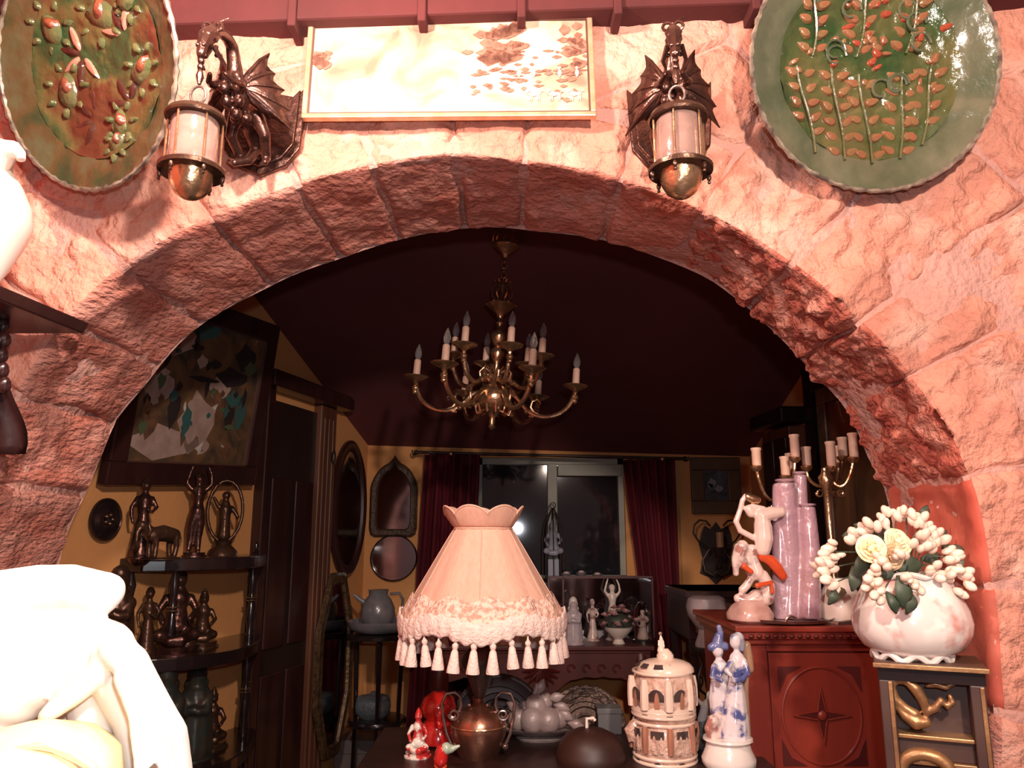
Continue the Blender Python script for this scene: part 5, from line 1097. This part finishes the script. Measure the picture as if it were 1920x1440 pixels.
for k in range(8):
    a = radians(-90+22.5+45*k); m = MB(); patch(m,a-.24,a+.24,1283,1305,58,True); m.build('dark_arch', STEIND, th)
    m = MB(); patch(m,a-.05,a+.10,1288,1318,59.5,True); m.build('small_figure', STEINT, th)
    m = MB(); patch(m,a-.30,a+.30,1316,1334,58.5,True); m.build('cream_arch', STEINL, th)
    m = MB(); patch(m,a-.20,a+.20,1358,1372,60,False); m.build('dark_relief', STEIND, th)
    m = MB(); patch(m,a-.16,a-.02,1366,1400,61,True); patch(m,a+.06,a+.18,1368,1398,61,True); m.build('relief_figure', STEIN, th)
    m = MB(); patch(m,a-.16,a+.10,1416,1424,57,True); m.build('dark_arch', STEIND, th)
    b_ = radians(-90+45*k); m = MB(); m.tube([(p.x+58*ks*cos(b_),Yj+58*ks*sin(b_),P(uj,v,Yj).z) for v in (1322,1300,1280,1266)],[.010,.011,.010,.007],8); m.build('column', STEINL, th)
    m = MB(); m.tube([(p.x+60*ks*cos(b_),Yj+60*ks*sin(b_),P(uj,v,Yj).z) for v in (1400,1385,1365,1352)],[.007,.008,.008,.006],8); m.build('column', STEINT, th)
m = MB(); plathe(m,uj,Yj,[(53,1257),(52,1250),(46,1243),(34,1238),(16,1234),(6,1232)],36); ld = m.build('lid', STEINL, th)
for k in range(10):
    a = k*2*pi/10; m = MB(); kk = ppx(1245,Yj)
    m.grid(lambda i,j: Vector((p.x+(50-9*j)*kk*cos(a+(i-.5)*.36),Yj+(50-9*j)*kk*sin(a+(i-.5)*.36),P(uj,1249-7*j,Yj).z+.002)),4,3); m.build('dark_inset', STEIND, ld)
m = MB(); plathe(m,uj,Yj,[(16,1236),(16,1228),(12,1222),(6,1216)],14); T = TF(Vector((p.x,Yj,P(uj,1224,Yj).z)),.05,0); chains(m,[[(0,0,.1,.20),(0,0,.4,.12),(.02,0,.62,.10),(0,0,.78,.05)],[(-.02,-.01,.90,.085)]*2,[(.1,-.02,.55,.05),(.12,-.08,.3,.05)],[(-.1,-.02,.55,.05),(-.12,-.08,.35,.05)]],T); m.build('lid_figure', STEINL, ld)
m = MB(); q0 = P(1198,1370,Yj); m.tube([P(1205,1352,Yj),P(1190,1358,Yj-.01),P(1180,1370,Yj-.01),P(1184,1382,Yj-.01),P(1200,1386,Yj)],[.010,.013,.014,.013,.010],8); m.build('spout_mask', STEIN, th)
# blue and white figurine group
Yg = 1.91; ug = 1366; p = Vector((P(ug,1430,Yg).x,Yg,TZ)); gb = row(TZ,Yg)
th = thing('porcelain_group','tall blue and white porcelain couple on a round white base, beside the cabinet','figurine',p)
m = MB(); plathe(m,ug,Yg,[(44,gb),(49,gb-8),(50,1420),(42,1402),(40,1392),(46,1386),(45,1382)],36,mod=lambda a,t:1+.015*sin(a*20)); m.build('base', WHITE, th)
def GC(m, cs, dy=0):
    for ch in cs:
        pts = [P(a,b,Yg+dy+(e[0] if e else 0)) for a,b,r,*e in ch]; rr = [c_[2]*ppx(c_[1],Yg) for c_ in ch]
        m.tube(pts, rr, 10); [m.ball(q_, r_*.99, 10, 7) for q_, r_ in zip(pts, rr)]
m = MB(); GC(m, [[(1376,1384,30),(1377,1355,28),(1378,1320,22),(1380,1290,16),(1380,1268,12),(1382,1250,16),(1382,1236,15),(1381,1222,6),(1381,1214,5)],[(1394,1240,7,-.01),(1402,1262,6,-.02),(1392,1274,5,-.03),(1376,1276,5,-.035)],[(1370,1242,6,-.02),(1362,1258,5,-.03),(1370,1266,4,-.035)],[(1379,1206,11),(1379,1198,11)],[(1371,1204,2.5),(1370,1206,2)]]); m.build('woman', BLUEW, th, remesh=.0025)
m = MB(); GC(m, [[(1384,1196,11,.008),(1388,1204,9,.012),(1390,1216,6,.012)]]); m.build('woman_hair', mat('pale_blue_glaze',(0.30,0.34,0.50),(0.55,0.56,0.62),.2,scale=40,coat=.5), th)
m = MB(); GC(m, [[(1358,1388,18,.03),(1350,1350,17,.03),(1346,1310,18,.03),(1350,1270,17,.03),(1350,1250,15,.03),(1348,1236,7,.03)],[(1340,1250,7,.0),(1336,1268,6,-.01),(1352,1276,5,-.02)],[(1346,1222,11,.03),(1345,1216,11,.03)]]); m.build('man', BLUEW, th, remesh=.0025)
m = MB(); GC(m, [[(1334,1214,8,.03),(1346,1208,12,.03),(1360,1212,8,.03)],[(1346,1204,11,.03),(1348,1194,9,.03)],[(1350,1198,7,.03),(1351,1186,6,.03),(1348,1176,5,.03)]]); m.build('man_hat', mat('cobalt_glaze',(0.05,0.07,0.22),(0.20,0.22,0.40),.2,scale=30,coat=.5), th)
m = MB(); GC(m, [[(1345,1390,14,.0),(1340,1370,14,0),(1346,1345,10,0)],[(1338,1352,12,-.01),(1330,1366,10,-.01),(1336,1384,10,-.01)]]); m.build('flower_mound', MULTI, th, remesh=.003)
m = MB(); GC(m, [[(1400,1210,8,.03),(1402,1230,10,.03),(1406,1255,8,.03)],[(1400,1255,5,.03),(1398,1300,6,.03),(1402,1388,7,.03)]]); m.build('tree_stump', mat('tan_glaze',(0.45,0.26,0.16),None,.3,coat=.4), th)
# small white figurine with raised arm
Yf = 2.08; p = Vector((P(1322,1410,Yf).x,Yf,TZ)); fb = row(TZ,Yf)
th = thing('figurine','small white figurine with one raised arm between the stoneware jar and the blue couple','figurine',p)
m = MB()
def FC(m, ch):
    pts = [P(a,b,Yf) for a,b,r in ch]; rr = [c_[2]*ppx(c_[1],Yf) for c_ in ch]; m.tube(pts, rr, 10); [m.ball(q_, r_*.99, 10, 7) for q_, r_ in zip(pts, rr)]
FC(m,[(1316,1350,9),(1320,1332,8),(1324,1322,9),(1328,1312,5)]); FC(m,[(1317,1322,4),(1306,1310,4),(1298,1298,3)]); FC(m,[(1332,1304,8),(1334,1302,8)]); FC(m,[(1330,1324,4),(1336,1336,3.5),(1330,1346,3)]); m.build('torso', WHITE, th, remesh=.0022)
m = MB(); FC(m,[(1317,1350,9),(1318,1370,11),(1322,1390,12),(1322,fb-8,13)]); m.build('draped_skirt', mat('grey_green_glaze',(0.25,0.28,0.26),None,.3,coat=.3), th, remesh=.003)
m = MB(); plathe(m,1322,Yf,[(17,fb),(17,fb-6),(13,fb-10)],16); m.build('base', GREYC, th)
# ---------------------------------------------------------------- carved cabinet at right
cf = 2.0; czt = P(1500,1172,cf).z; cx0 = P(1402,1300,cf).x; cx1 = 1.02; cb = 2.42
th = thing('carved_cabinet','red mahogany cabinet with star-carved door at right, carrying the candelabra','cabinet',((cx0+cx1)/2,(cf+cb)/2,0))
m = MB(); m.box((cx0,cf+.012,0.02),(cx1,cb,czt-.04)); m.build('carcass', MAHO, th, smooth=False)
m = MB(); m.box((cx0-.012,cf-.012,czt-.045),(cx1,cb+.005,czt-.032)).box((cx0-.022,cf-.022,czt-.032),(cx1,cb+.008,czt-.014)).box((cx0-.03,cf-.03,czt-.014),(cx1,cb+.01,czt)); tp = m.build('top', MAHO, th, smooth=False, bevel=.003)
m = MB(); [m.ball((cx0+.01+k*.02,cf-.024,czt-.024),(.008,.006,.005),8,5) for k in range(20)]; m.build('bead_moulding', MAHD, tp)
dx0, dx1, dz1, dz0 = P(1440,1250,cf).x, cx1-.05, P(1500,1222,cf).z, .30
m = MB()   # stiles and rails
for b_ in (((cx0,cf,0.02),(dx0,cf+.014,czt-.045)),((dx1,cf,0.02),(cx1,cf+.014,czt-.045)),((dx0,cf,dz1),(dx1,cf+.014,czt-.045)),((dx0,cf,0.02),(dx1,cf+.014,dz0))): m.box(*b_)
m.build('face_frame', MAHO, th, smooth=False, bevel=.003)
m = MB(); m.box((dx0+.004,cf+.004,dz0+.004),(dx1-.004,cf+.013,dz1-.004)); dr2 = m.build('door', MAHO, th, smooth=False, bevel=.002)
dcx = P(1542,1342,cf).x; dcz = P(1542,1342,cf).z; kq = ppx(1342,cf)
I4 = Matrix.Identity(4)
star = []
for k in range(8):
    a = k*pi/4+pi/2; r = (50 if k%4 == 0 else 54) if k%2 == 0 else 11
    star.append((dcx+r*kq*cos(a), dcz+r*kq*sin(a)))
m = MB(); m.prism(star,.004,Matrix.Translation((0,cf+.004,0))); m.build('carved_star', MAHD, dr2, smooth=False)  # raised piece; its darker colour stands in for the shade of a carved recess
m = MB()
for k in range(8):
    r0_, r1_ = star[k], star[(k+1)%8]; m.tube([(r0_[0],cf+.0,r0_[1]),(r1_[0],cf+.0,r1_[1])],.0018,5)
m.ball((dcx,cf-.001,dcz),(.012,.006,.012)); m.build('star_edge', MAHO, dr2)
for sx, sz in ((-1,1),(1,1),(-1,-1),(1,-1)):
    c0 = (dcx+sx*78*kq, dcz+sz*78*kq*1.12)
    tri = [c0,(c0[0]-sx*44*kq,c0[1]+0),(c0[0]-sx*16*kq,c0[1]-sz*14*kq),(c0[0],c0[1]-sz*46*kq)]
    m = MB(); m.prism(tri,.003,Matrix.Translation((0,cf+.0045,0))); m.build('corner_carving', MAHD, dr2, smooth=False)  # recess shade put into the colour: raised corners in darker wood
m = MB()
for sx in (-1,1):
    for sz in (-1,1): m.tube([(dcx+sx*74*kq*cos(a),cf+.003,dcz+sz*(86*kq)*sin(a)) for a in [q_*pi/2/12 for q_ in range(13)]],.003,6)
m.build('oval_moulding', MAHO, dr2)
# side panel moulding on the left side
m = MB(); m.box((cx0-.006,cf+.04,.3),(cx0,cb-.04,czt-.09)); m.build('side_panel', MAHO, th, smooth=False, bevel=.004)
for x in (cx0+.03,cx1-.03):
    for y in (cf+.04,cb-.04): m = MB(); m.ball((x,y,.012),(.025,.025,.014)); m.build('foot', MAHD, th)
def onC(u, Y): return Vector((P(u,1150,Y).x,Y,czt))
# silver tray
p = onC(1465,2.10); th = thing('mirror_tray','round silver-rimmed tray under the lilac vase on the cabinet','tray',p)
m = MB(); m.lathe([(.10,0),(.125,.004),(.130,.012),(.126,.012),(.118,.006),(.01,.005)],(0,0),40,Matrix.Translation(p)); m.build('tray', PEWT, th)
m = MB(); q0 = p+Vector((-.02,-.13,.01)); m.tube([q0+Vector((.014*cos(a),0,.014*sin(a))) for a in [k*pi/8 for k in range(9)]],.0035,8); m.build('handle', PEWT, th)
# lilac glass vase (clustered tubes)
Yp = 2.10; p = onC(1495,Yp)+Vector((0,0,.006)); th = thing('glass_vase','tall lilac glass vase made of twisted tubes, standing on the cabinet','vase',p)
m = MB(); zb_ = row(p.z,Yp)
tubes = [[(1480,zb_,24),(1482,1100,20),(1480,1040,19),(1476,980,20),(1472,905,18)],[(1505,zb_,22),(1500,1090,20),(1502,1030,18),(1500,960,15),(1500,890,12)],[(1515,zb_,24),(1518,1090,20),(1520,1030,17),(1516,985,16),(1514,950,14)],[(1470,zb_,20),(1464,1090,16),(1462,1000,14),(1458,940,10),(1457,908,9)],[(1490,zb_,34),(1492,1110,24),(1492,1060,18)]]
for k, t in enumerate(tubes):
    pts = [P(a,b,Yp+.02*sin(k*2.1)) for a,b,r in t]; m.tube(pts,[r*ppx(b,Yp) for a,b,r in t],14)
m.build('body', PGLASS, th, remesh=.004)
for k,(u,v,r) in enumerate(((1472,902,17),(1514,948,13),(1499,888,11))):
    c_ = P(u,v,Yp-.0+.02*sin((0,2,1)[k]*2.1)); m = MB(); m.tube([c_+Vector((r*ppx(v,Yp)*cos(a),r*ppx(v,Yp)*sin(a),.002)) for a in [j*pi/9 for j in range(18)]],.003,6,closed=True); m.build('lip', PGLASS, th)
# porcelain figure group (cherub and acrobats with orange)
Yq = 2.06; p = onC(1405,Yq); th = thing('porcelain_group','painted porcelain acrobat figurine with orange breeches and golden tambourine beside the lilac vase','figurine',p)
def QC(m, ch):
    pts = [P(c_[0],c_[1],Yq+(c_[3] if len(c_) > 3 else 0)) for c_ in ch]; rr = [c_[2]*ppx(c_[1],Yq) for c_ in ch]
    m.tube(pts, rr, 10); [m.ball(q_, r_*.99, 10, 7) for q_, r_ in zip(pts, rr)]
m = MB(); zq = row(czt,Yq)
QC(m,[(1430,1030,15),(1432,1010,18),(1430,985,17),(1428,968,15),(1446,962,13),(1464,960,10)]); QC(m,[(1408,962,9),(1404,955,9)]); QC(m,[(1412,950,6),(1430,955,7),(1452,972,6)]); QC(m,[(1412,1008,6),(1388,995,6),(1380,978,6),(1388,955,5),(1392,938,5),(1398,930,5)]); QC(m,[(1424,972,8),(1412,960,7),(1410,950,6)])
m.build('figure', mat('blush_porcelain',(0.84,0.66,0.58),(0.78,0.56,0.48),.2,scale=20,coat=.5), th, remesh=.0025)
m = MB(); QC(m,[(1402,932,8),(1412,936,9),(1420,938,7)]); m.build('golden_tambourine', BRASS, th)
m = MB(); QC(m,[(1428,1034,10),(1430,1044,10),(1446,1052,11),(1458,1066,11),(1468,1080,9)]); m.build('orange_breeches', ORANG, th, remesh=.0025)
m = MB(); QC(m,[(1392,1024,12),(1386,1040,12),(1394,1056,10)]); QC(m,[(1410,1030,10),(1412,1050,10),(1420,1075,14)]); QC(m,[(1420,1120,16),(1400,1130,14),(1384,1122,9)]); QC(m,[(1392,1106,8),(1400,1098,8),(1410,1082,8),(1402,1068,7)]); QC(m,[(1430,1080,12),(1440,1100,14),(1436,1120,16)]); QC(m,[(1384,1026,8),(1378,1050,7),(1380,1075,6)])
m.build('lower_figures', MULTI, th, remesh=.0028)
m = MB(); QC(m,[(1395,1062,6,-.02),(1408,1072,5,-.02)]); QC(m,[(1420,1098,5,-.03),(1446,1092,4,-.03),(1448,1110,4,-.03)]); m.build('sash', ORANG, th)
m = MB(); plathe(m,1408,Yq,[(34,zq),(42,zq-6),(43,1150),(34,1136),(20,1124)],28,mod=lambda a,t:1+.06*sin(a*5)); m.build('base', mat('pinkish_porcelain_base',(0.66,0.42,0.36),(0.45,0.24,0.20),.25,scale=25,coat=.4), th)
# white lidded jar behind the planter
p = onC(1578,2.10); th = thing('jar','cream porcelain jar with a painted leaf, between the lilac vase and the planter','jar',p)
m = MB(); zj = row(czt,2.10); plathe(m,1575,2.10,[(34,zj),(40,zj-8),(40,1130),(32,1108),(22,1090),(20,1084)],28); m.build('body', WHITEM, th)
m = MB(); q0 = P(1566,1112,2.03); m.prism([(q0.x+.022*cos(a)*(1+.4*(a<1)),q0.z+.020*sin(a)) for a in [k*2*pi/12 for k in range(12)]],.003,Matrix.Translation((0,2.035,0))); m.build('painted_leaf', mat('olive_leaf_glaze',(0.16,0.13,0.09),None,.4), th, smooth=False)
m = MB(); m.tube([P(1540,zj+2,2.03),P(1570,zj+6,2.0),P(1600,zj+2,2.03)],.006,8); m.build('dish_rim', PEWT, th)
# candelabra
def candel(label, uc, Yc_, vtop, arms):
    p = onC(uc,Yc_); th = thing('candelabrum',label,'candelabrum',p,0,'brass candelabra on the cabinet')
    m = MB(); zb0 = row(czt,Yc_)
    plathe(m,uc,Yc_,[(30,zb0),(30,zb0-5),(20,zb0-12),(8,zb0-20),(6,zb0-50),(10,zb0-60),(6,zb0-75),(8,zb0-110),(12,zb0-120),(7,zb0-130),(7,vtop+40),(12,vtop+30),(14,vtop+18),(8,vtop+8),(7,vtop)],18); m.build('stem', BRASS, th)
    for (du, vb_, vt_, dy) in arms:
        m = MB(); s_ = 1 if du >= 0 else -1
        y = Yc_+dy
        if abs(du) > 3:
            pts = [P(uc,vtop+22,Yc_),P(uc+du*.35,vtop+36,Yc_+dy*.35),P(uc+du*.7,vtop+30,Yc_+dy*.7),P(uc+du*.95,vb_+22,y),P(uc+du,vb_+4,y)]
            for _ in range(2):
                q = [pts[0]]
                for a_, b_ in zip(pts[:-1],pts[1:]): q += [a_*.75+b_*.25,a_*.25+b_*.75]
                pts = q+[pts[-1]]
            m.tube(pts,.0048,8)
            m.tube([P(uc+du*.45+s_*8*(1-q_*.5)*cos(q_*7),vtop+46+8*(1-q_*.5)*sin(q_*7),Yc_+dy*.45) for q_ in [k/10 for k in range(11)]],.003,6)
        else: m.tube([P(uc,vtop+5,Yc_),P(uc+du,vb_,y)],.006,8)
        plathe(m,uc+du,y,[(5,vb_+10),(10,vb_+5),(11,vb_),(7,vb_-2)],14); am = m.build('arm', BRASS, th)
        m = MB(); plathe(m,uc+du,y,[(8,vb_),(8.5,vb_-6),(8.5,vt_+6),(10,vt_+3),(9.5,vt_)],14); m.build('candle_sleeve', CREAM, am)
candel('brass candelabrum with seven pale candle sleeves behind the planter, its stem bare',1558,2.20,878,[(0,875,828,0),(22,856,820,.05),(42,858,812,-.03),(-46,874,838,.06),(14,868,836,.09)])
candel('brass candelabrum half hidden behind the lilac vase, candles left of it',1478,2.28,905,[(-60,874,840,-.02),(12,858,815,-.05),(-6,892,856,.0),(0+4,880,850,.10)])
# ---------------------------------------------------------------- planter cabinet at the right jamb
GA = radians(-24); GL0 = P(1650,1300,1.50); gz = P(1650,1240,1.50).z
gW, gD = .172, .15
GM = Matrix.Translation((GL0.x, GL0.y, 0)) @ Matrix.Rotation(GA, 4, 'Z')
def GP(x, y, z): return GM @ Vector((x, y, z))
gc_ = GP(gW/2, gD/2, 0)
th = thing('gilt_side_table','dark side cabinet with gilt edging and carved gold foliage under the white planter','cabinet',gc_)
m = MB(); m.box((-.006,-.008,gz-.008),(gW+.004,gD,gz),GM); m.build('top', mat('dark_tan_top',(0.10,0.05,0.03),None,.5), th, smooth=False, bevel=.002)
m = MB(); m.box((-.008,-.014,gz-.009),(gW+.006,-.008,gz-.001),GM); m.build('gilt_edge', GOLD, th, smooth=False, bevel=.001)
m = MB(); m.box((0,0,gz-.032),(gW,gD,gz-.008),GM); m.build('frieze', BLKW, th, smooth=False)
DKB = mat('dark_brown_board',(0.07,0.035,0.025),(0.05,0.022,0.018),.45,scale=12)
m = MB(); m.box((0,.06,0.0),(gW,gD,gz-.032),GM); m.build('carcass', DKB, th, smooth=False)
for x in (.012,gW-.014):
    m = MB(); m.box((x-.012,0,0),(x+.012,.07,gz-.032),GM); pl_ = m.build('pilaster', DKB, th, smooth=False, bevel=.002)
    m = MB(); m.box((x+.003,-.004,0.02),(x+.010,0,gz-.034),GM); m.build('gilt_strip', GOLD, pl_, smooth=False, bevel=.001)
for dz in (.125,.168):
    m = MB(); m.box((.024,.01,gz-dz-.007),(gW-.026,.07,gz-dz),GM); m.build('gilt_rail', GOLD, th, smooth=False, bevel=.0015)
m = MB(); m.box((.024,.022,gz-.168),(gW-.026,.065,gz-.132),GM); m.build('drawer', DKB, th, smooth=False, bevel=.002)
m = MB(); SX = gW/190.0
for pts, rr in (([(1680,1276),(1672,1290),(1680,1312),(1698,1326),(1716,1336)],[.011,.009,.009,.008,.010]),([(1686,1278),(1704,1276),(1722,1290),(1734,1310),(1738,1332)],[.007,.009,.011,.009,.006]),([(1680,1322),(1696,1340),(1716,1350),(1736,1348)],[.006,.009,.013,.009]),([(1738,1332),(1756,1322),(1768,1308),(1780,1318),(1790,1310),(1786,1300)],[.006,.008,.007,.006,.006,.005]),([(1744,1284),(1762,1280),(1780,1284),(1800,1276)],[.004,.006,.006,.003])):
    q = [GP((a-1650)*SX*.93, .016, gz-(b-1243)*SX*1.08) for a, b in pts]; m.tube(q, rr, 10); [m.ball(a, b, 8, 6) for a, b in zip(q, rr)]
m.build('carved_foliage', GOLD, th, remesh=.0025)
m = MB(); q = [GP((70+44*cos(a))*SX, .012, gz-(205-32*sin(a))*SX) for a in [k*pi/12 for k in range(13)]]; m.tube(q,.012,10); m.build('carved_shell', GOLD, th)
# planter
pc_ = GP(gW*.36, gD*.50, gz); Ypl = pc_.y; pu = 960+pc_.x/Ypl*F*ray(960,1200).y; p = Vector((P(pu,1200,Ypl).x,Ypl,gz)); v0_ = row(gz,Ypl)
th = thing('planter','bulbous white glazed planter with scalloped foot and faint pink flowers at right','planter',p)
m = MB(); plathe(m,pu,Ypl,[(52,v0_),(60,v0_-5),(64,v0_-10),(84,v0_-22),(98,1186),(101,1165),(97,1142),(88,1120),(78,1100),(72,1086),(74,1080)],72,mod=lambda a,t:1+.030*abs(sin(a*4))*(1-.3*t)+(.05*sin(a*8) if t < .12 else 0)); m.build('bowl', PLANT, th)
m = MB(); kk = ppx(1082,Ypl); m.tube([(p.x+75*kk*(1+.03*abs(sin(a*4)))*cos(a),Ypl+75*kk*(1+.03*abs(sin(a*4)))*sin(a),P(pu,1080,Ypl).z+.006*abs(sin(a*4))) for a in [k*2*pi/80 for k in range(80)]],.005,8,closed=True); m.build('rim', WHITE, th)
m = MB(); m.tube([p+Vector((.085*cos(a)*.80,.085*sin(a)*.80,.006+.006*sin(a*9))) for a in [k*2*pi/90 for k in range(90)]],.006,8,closed=True); m.build('scalloped_foot', WHITE, th)
# flowers
rt = P(pu-5,1075,Ypl); rt.y = Ypl
th = thing('flower_arrangement','artificial bouquet of pale pink buds and yellow roses in the white planter','flowers',rt)
bud = MB(); bud.lathe([(.001,0),(.005,.003),(.0078,.010),(.0072,.017),(.0045,.022),(.001,.024)],(0,0),8)
b0_ = None; rr_ = random.Random(21)
cl = [(1566,1035,0,9,28),(1556,1065,-.02,8,24),(1572,1090,-.03,5,20),(1600,1015,.0,6,24),(1640,1000,.0,7,26),(1672,985,.02,8,28),(1700,972,.02,7,24),(1725,985,.0,7,22),(1740,1005,.0,6,22),(1752,1030,-.03,9,26),(1775,1045,-.03,9,26),(1775,1075,-.05,8,24),(1800,1080,-.05,6,20),(1750,1070,-.07,6,20),(1720,1022,-.06,6,22),(1690,1045,-.08,4,20),(1650,1060,-.10,7,26),(1640,1095,-.12,8,24),(1655,1112,-.12,5,18),(1705,1082,-.11,5,18),(1712,1100,-.11,4,16),(1790,1105,-.06,3,14)]
stems = MB()
for (u, v, dy, nb_, sp) in cl:
    c_ = P(u,v,Ypl+dy); stems.tube([rt+Vector((0,0,-.02)), rt+(c_-rt)*.5+Vector((0,0,.02)), c_], .0014, 5)
    for k in range(nb_):
        a = rr_.uniform(0,2*pi); r = sp*sqrt(rr_.random())*.75
        q = P(u+r*cos(a),v+r*sin(a)*.8,Ypl+dy+rr_.uniform(-.02,.012)); d = (q-rt); d.normalize()
        rot = d.to_track_quat('Z','Y').to_euler()
        rot = (rot[0]+rr_.uniform(-.5,.5), rot[1]+rr_.uniform(-.5,.5), rot[2])
        if b0_ is None: b0_ = bud.build('bud', PETAL, None, origin=(0,0,0)); b0_.parent = th; b0_.location = q-rt; b0_.rotation_euler = rot
        else: inst(b0_, th, q-rt, rot, rr_.uniform(.85,1.2))
stems.build('stems', LEAF, th)
def rose(c_, R, face, mt, n3=((7,1.0,.35),(6,.8,.5),(5,.55,.6),(4,.32,.7))):
    m = MB(); M = face.to_track_quat('Z','Y').to_matrix()
    for ring, (nn, r, h) in enumerate(n3):
        for k in range(nn):
            a = 2*pi*k/nn+ring*.7
            m.grid(lambda i,j: c_+M @ Vector((R*r*j**.7*cos(a+(i-.5)*1.25), R*r*j**.7*sin(a+(i-.5)*1.25), R*h*j*(1-.5*(2*i-1)**2)*.8)), 6, 5)
    m.ball(c_+M @ Vector((0,0,R*.3)), R*.22, 8, 6)
    return m.build('rose', mt, th, solid=.0008)
rose(P(1632,1030,Ypl-.10), 27*ppx(1030,Ypl)*.95, Vector((-.2,-1,.25)), ROSE)
rose(P(1680,1018,Ypl-.07), 26*ppx(1030,Ypl), Vector((.2,-1,.5)), ROSE)
rose(P(1668,1042,Ypl-.08), 26*ppx(1030,Ypl), Vector((.2,-1,-.2)), mat('peach_yellow_petal',(0.90,0.64,0.38),None,.6))
lf_ = [(1612,1060,-.04,-1.9,50),(1600,1085,-.03,-1.7,46),(1690,1110,-.12,-1.5,56),(1672,1130,-.115,-1.2,40),(1704,1130,-.115,-1.8,40),(1745,1045,.0,.2,40),(1760,1005,.03,.5,40),(1790,1035,.02,-.4,50),(1806,1060,.02,-.9,52),(1770,1110,-.04,-1.2,46),(1700,1060,-.05,.1,60),(1620,990,.03,2.8,40),(1600,1000,.03,3.4,44),(1730,960,.03,.8,34),(1660,1075,-.08,-2.6,36),(1560,1118,-.03,-2.0,34)]
for (u, v, dy, an, ln) in lf_:
    k_ = ppx(v,Ypl); c_ = P(u,v,Ypl+dy); R = Matrix.Rotation(-an,3,'Y'); m = MB()
    m.grid(lambda i,j: c_+R @ Vector(((i-.5)*ln*k_, -.012*sin(pi*i)+.006*abs(j-.5), (j-.5)*ln*.55*k_*sin(pi*min(.97,max(.04,i)))**.8)), 9, 5); m.build('leaf', LEAF, th, solid=.0008)
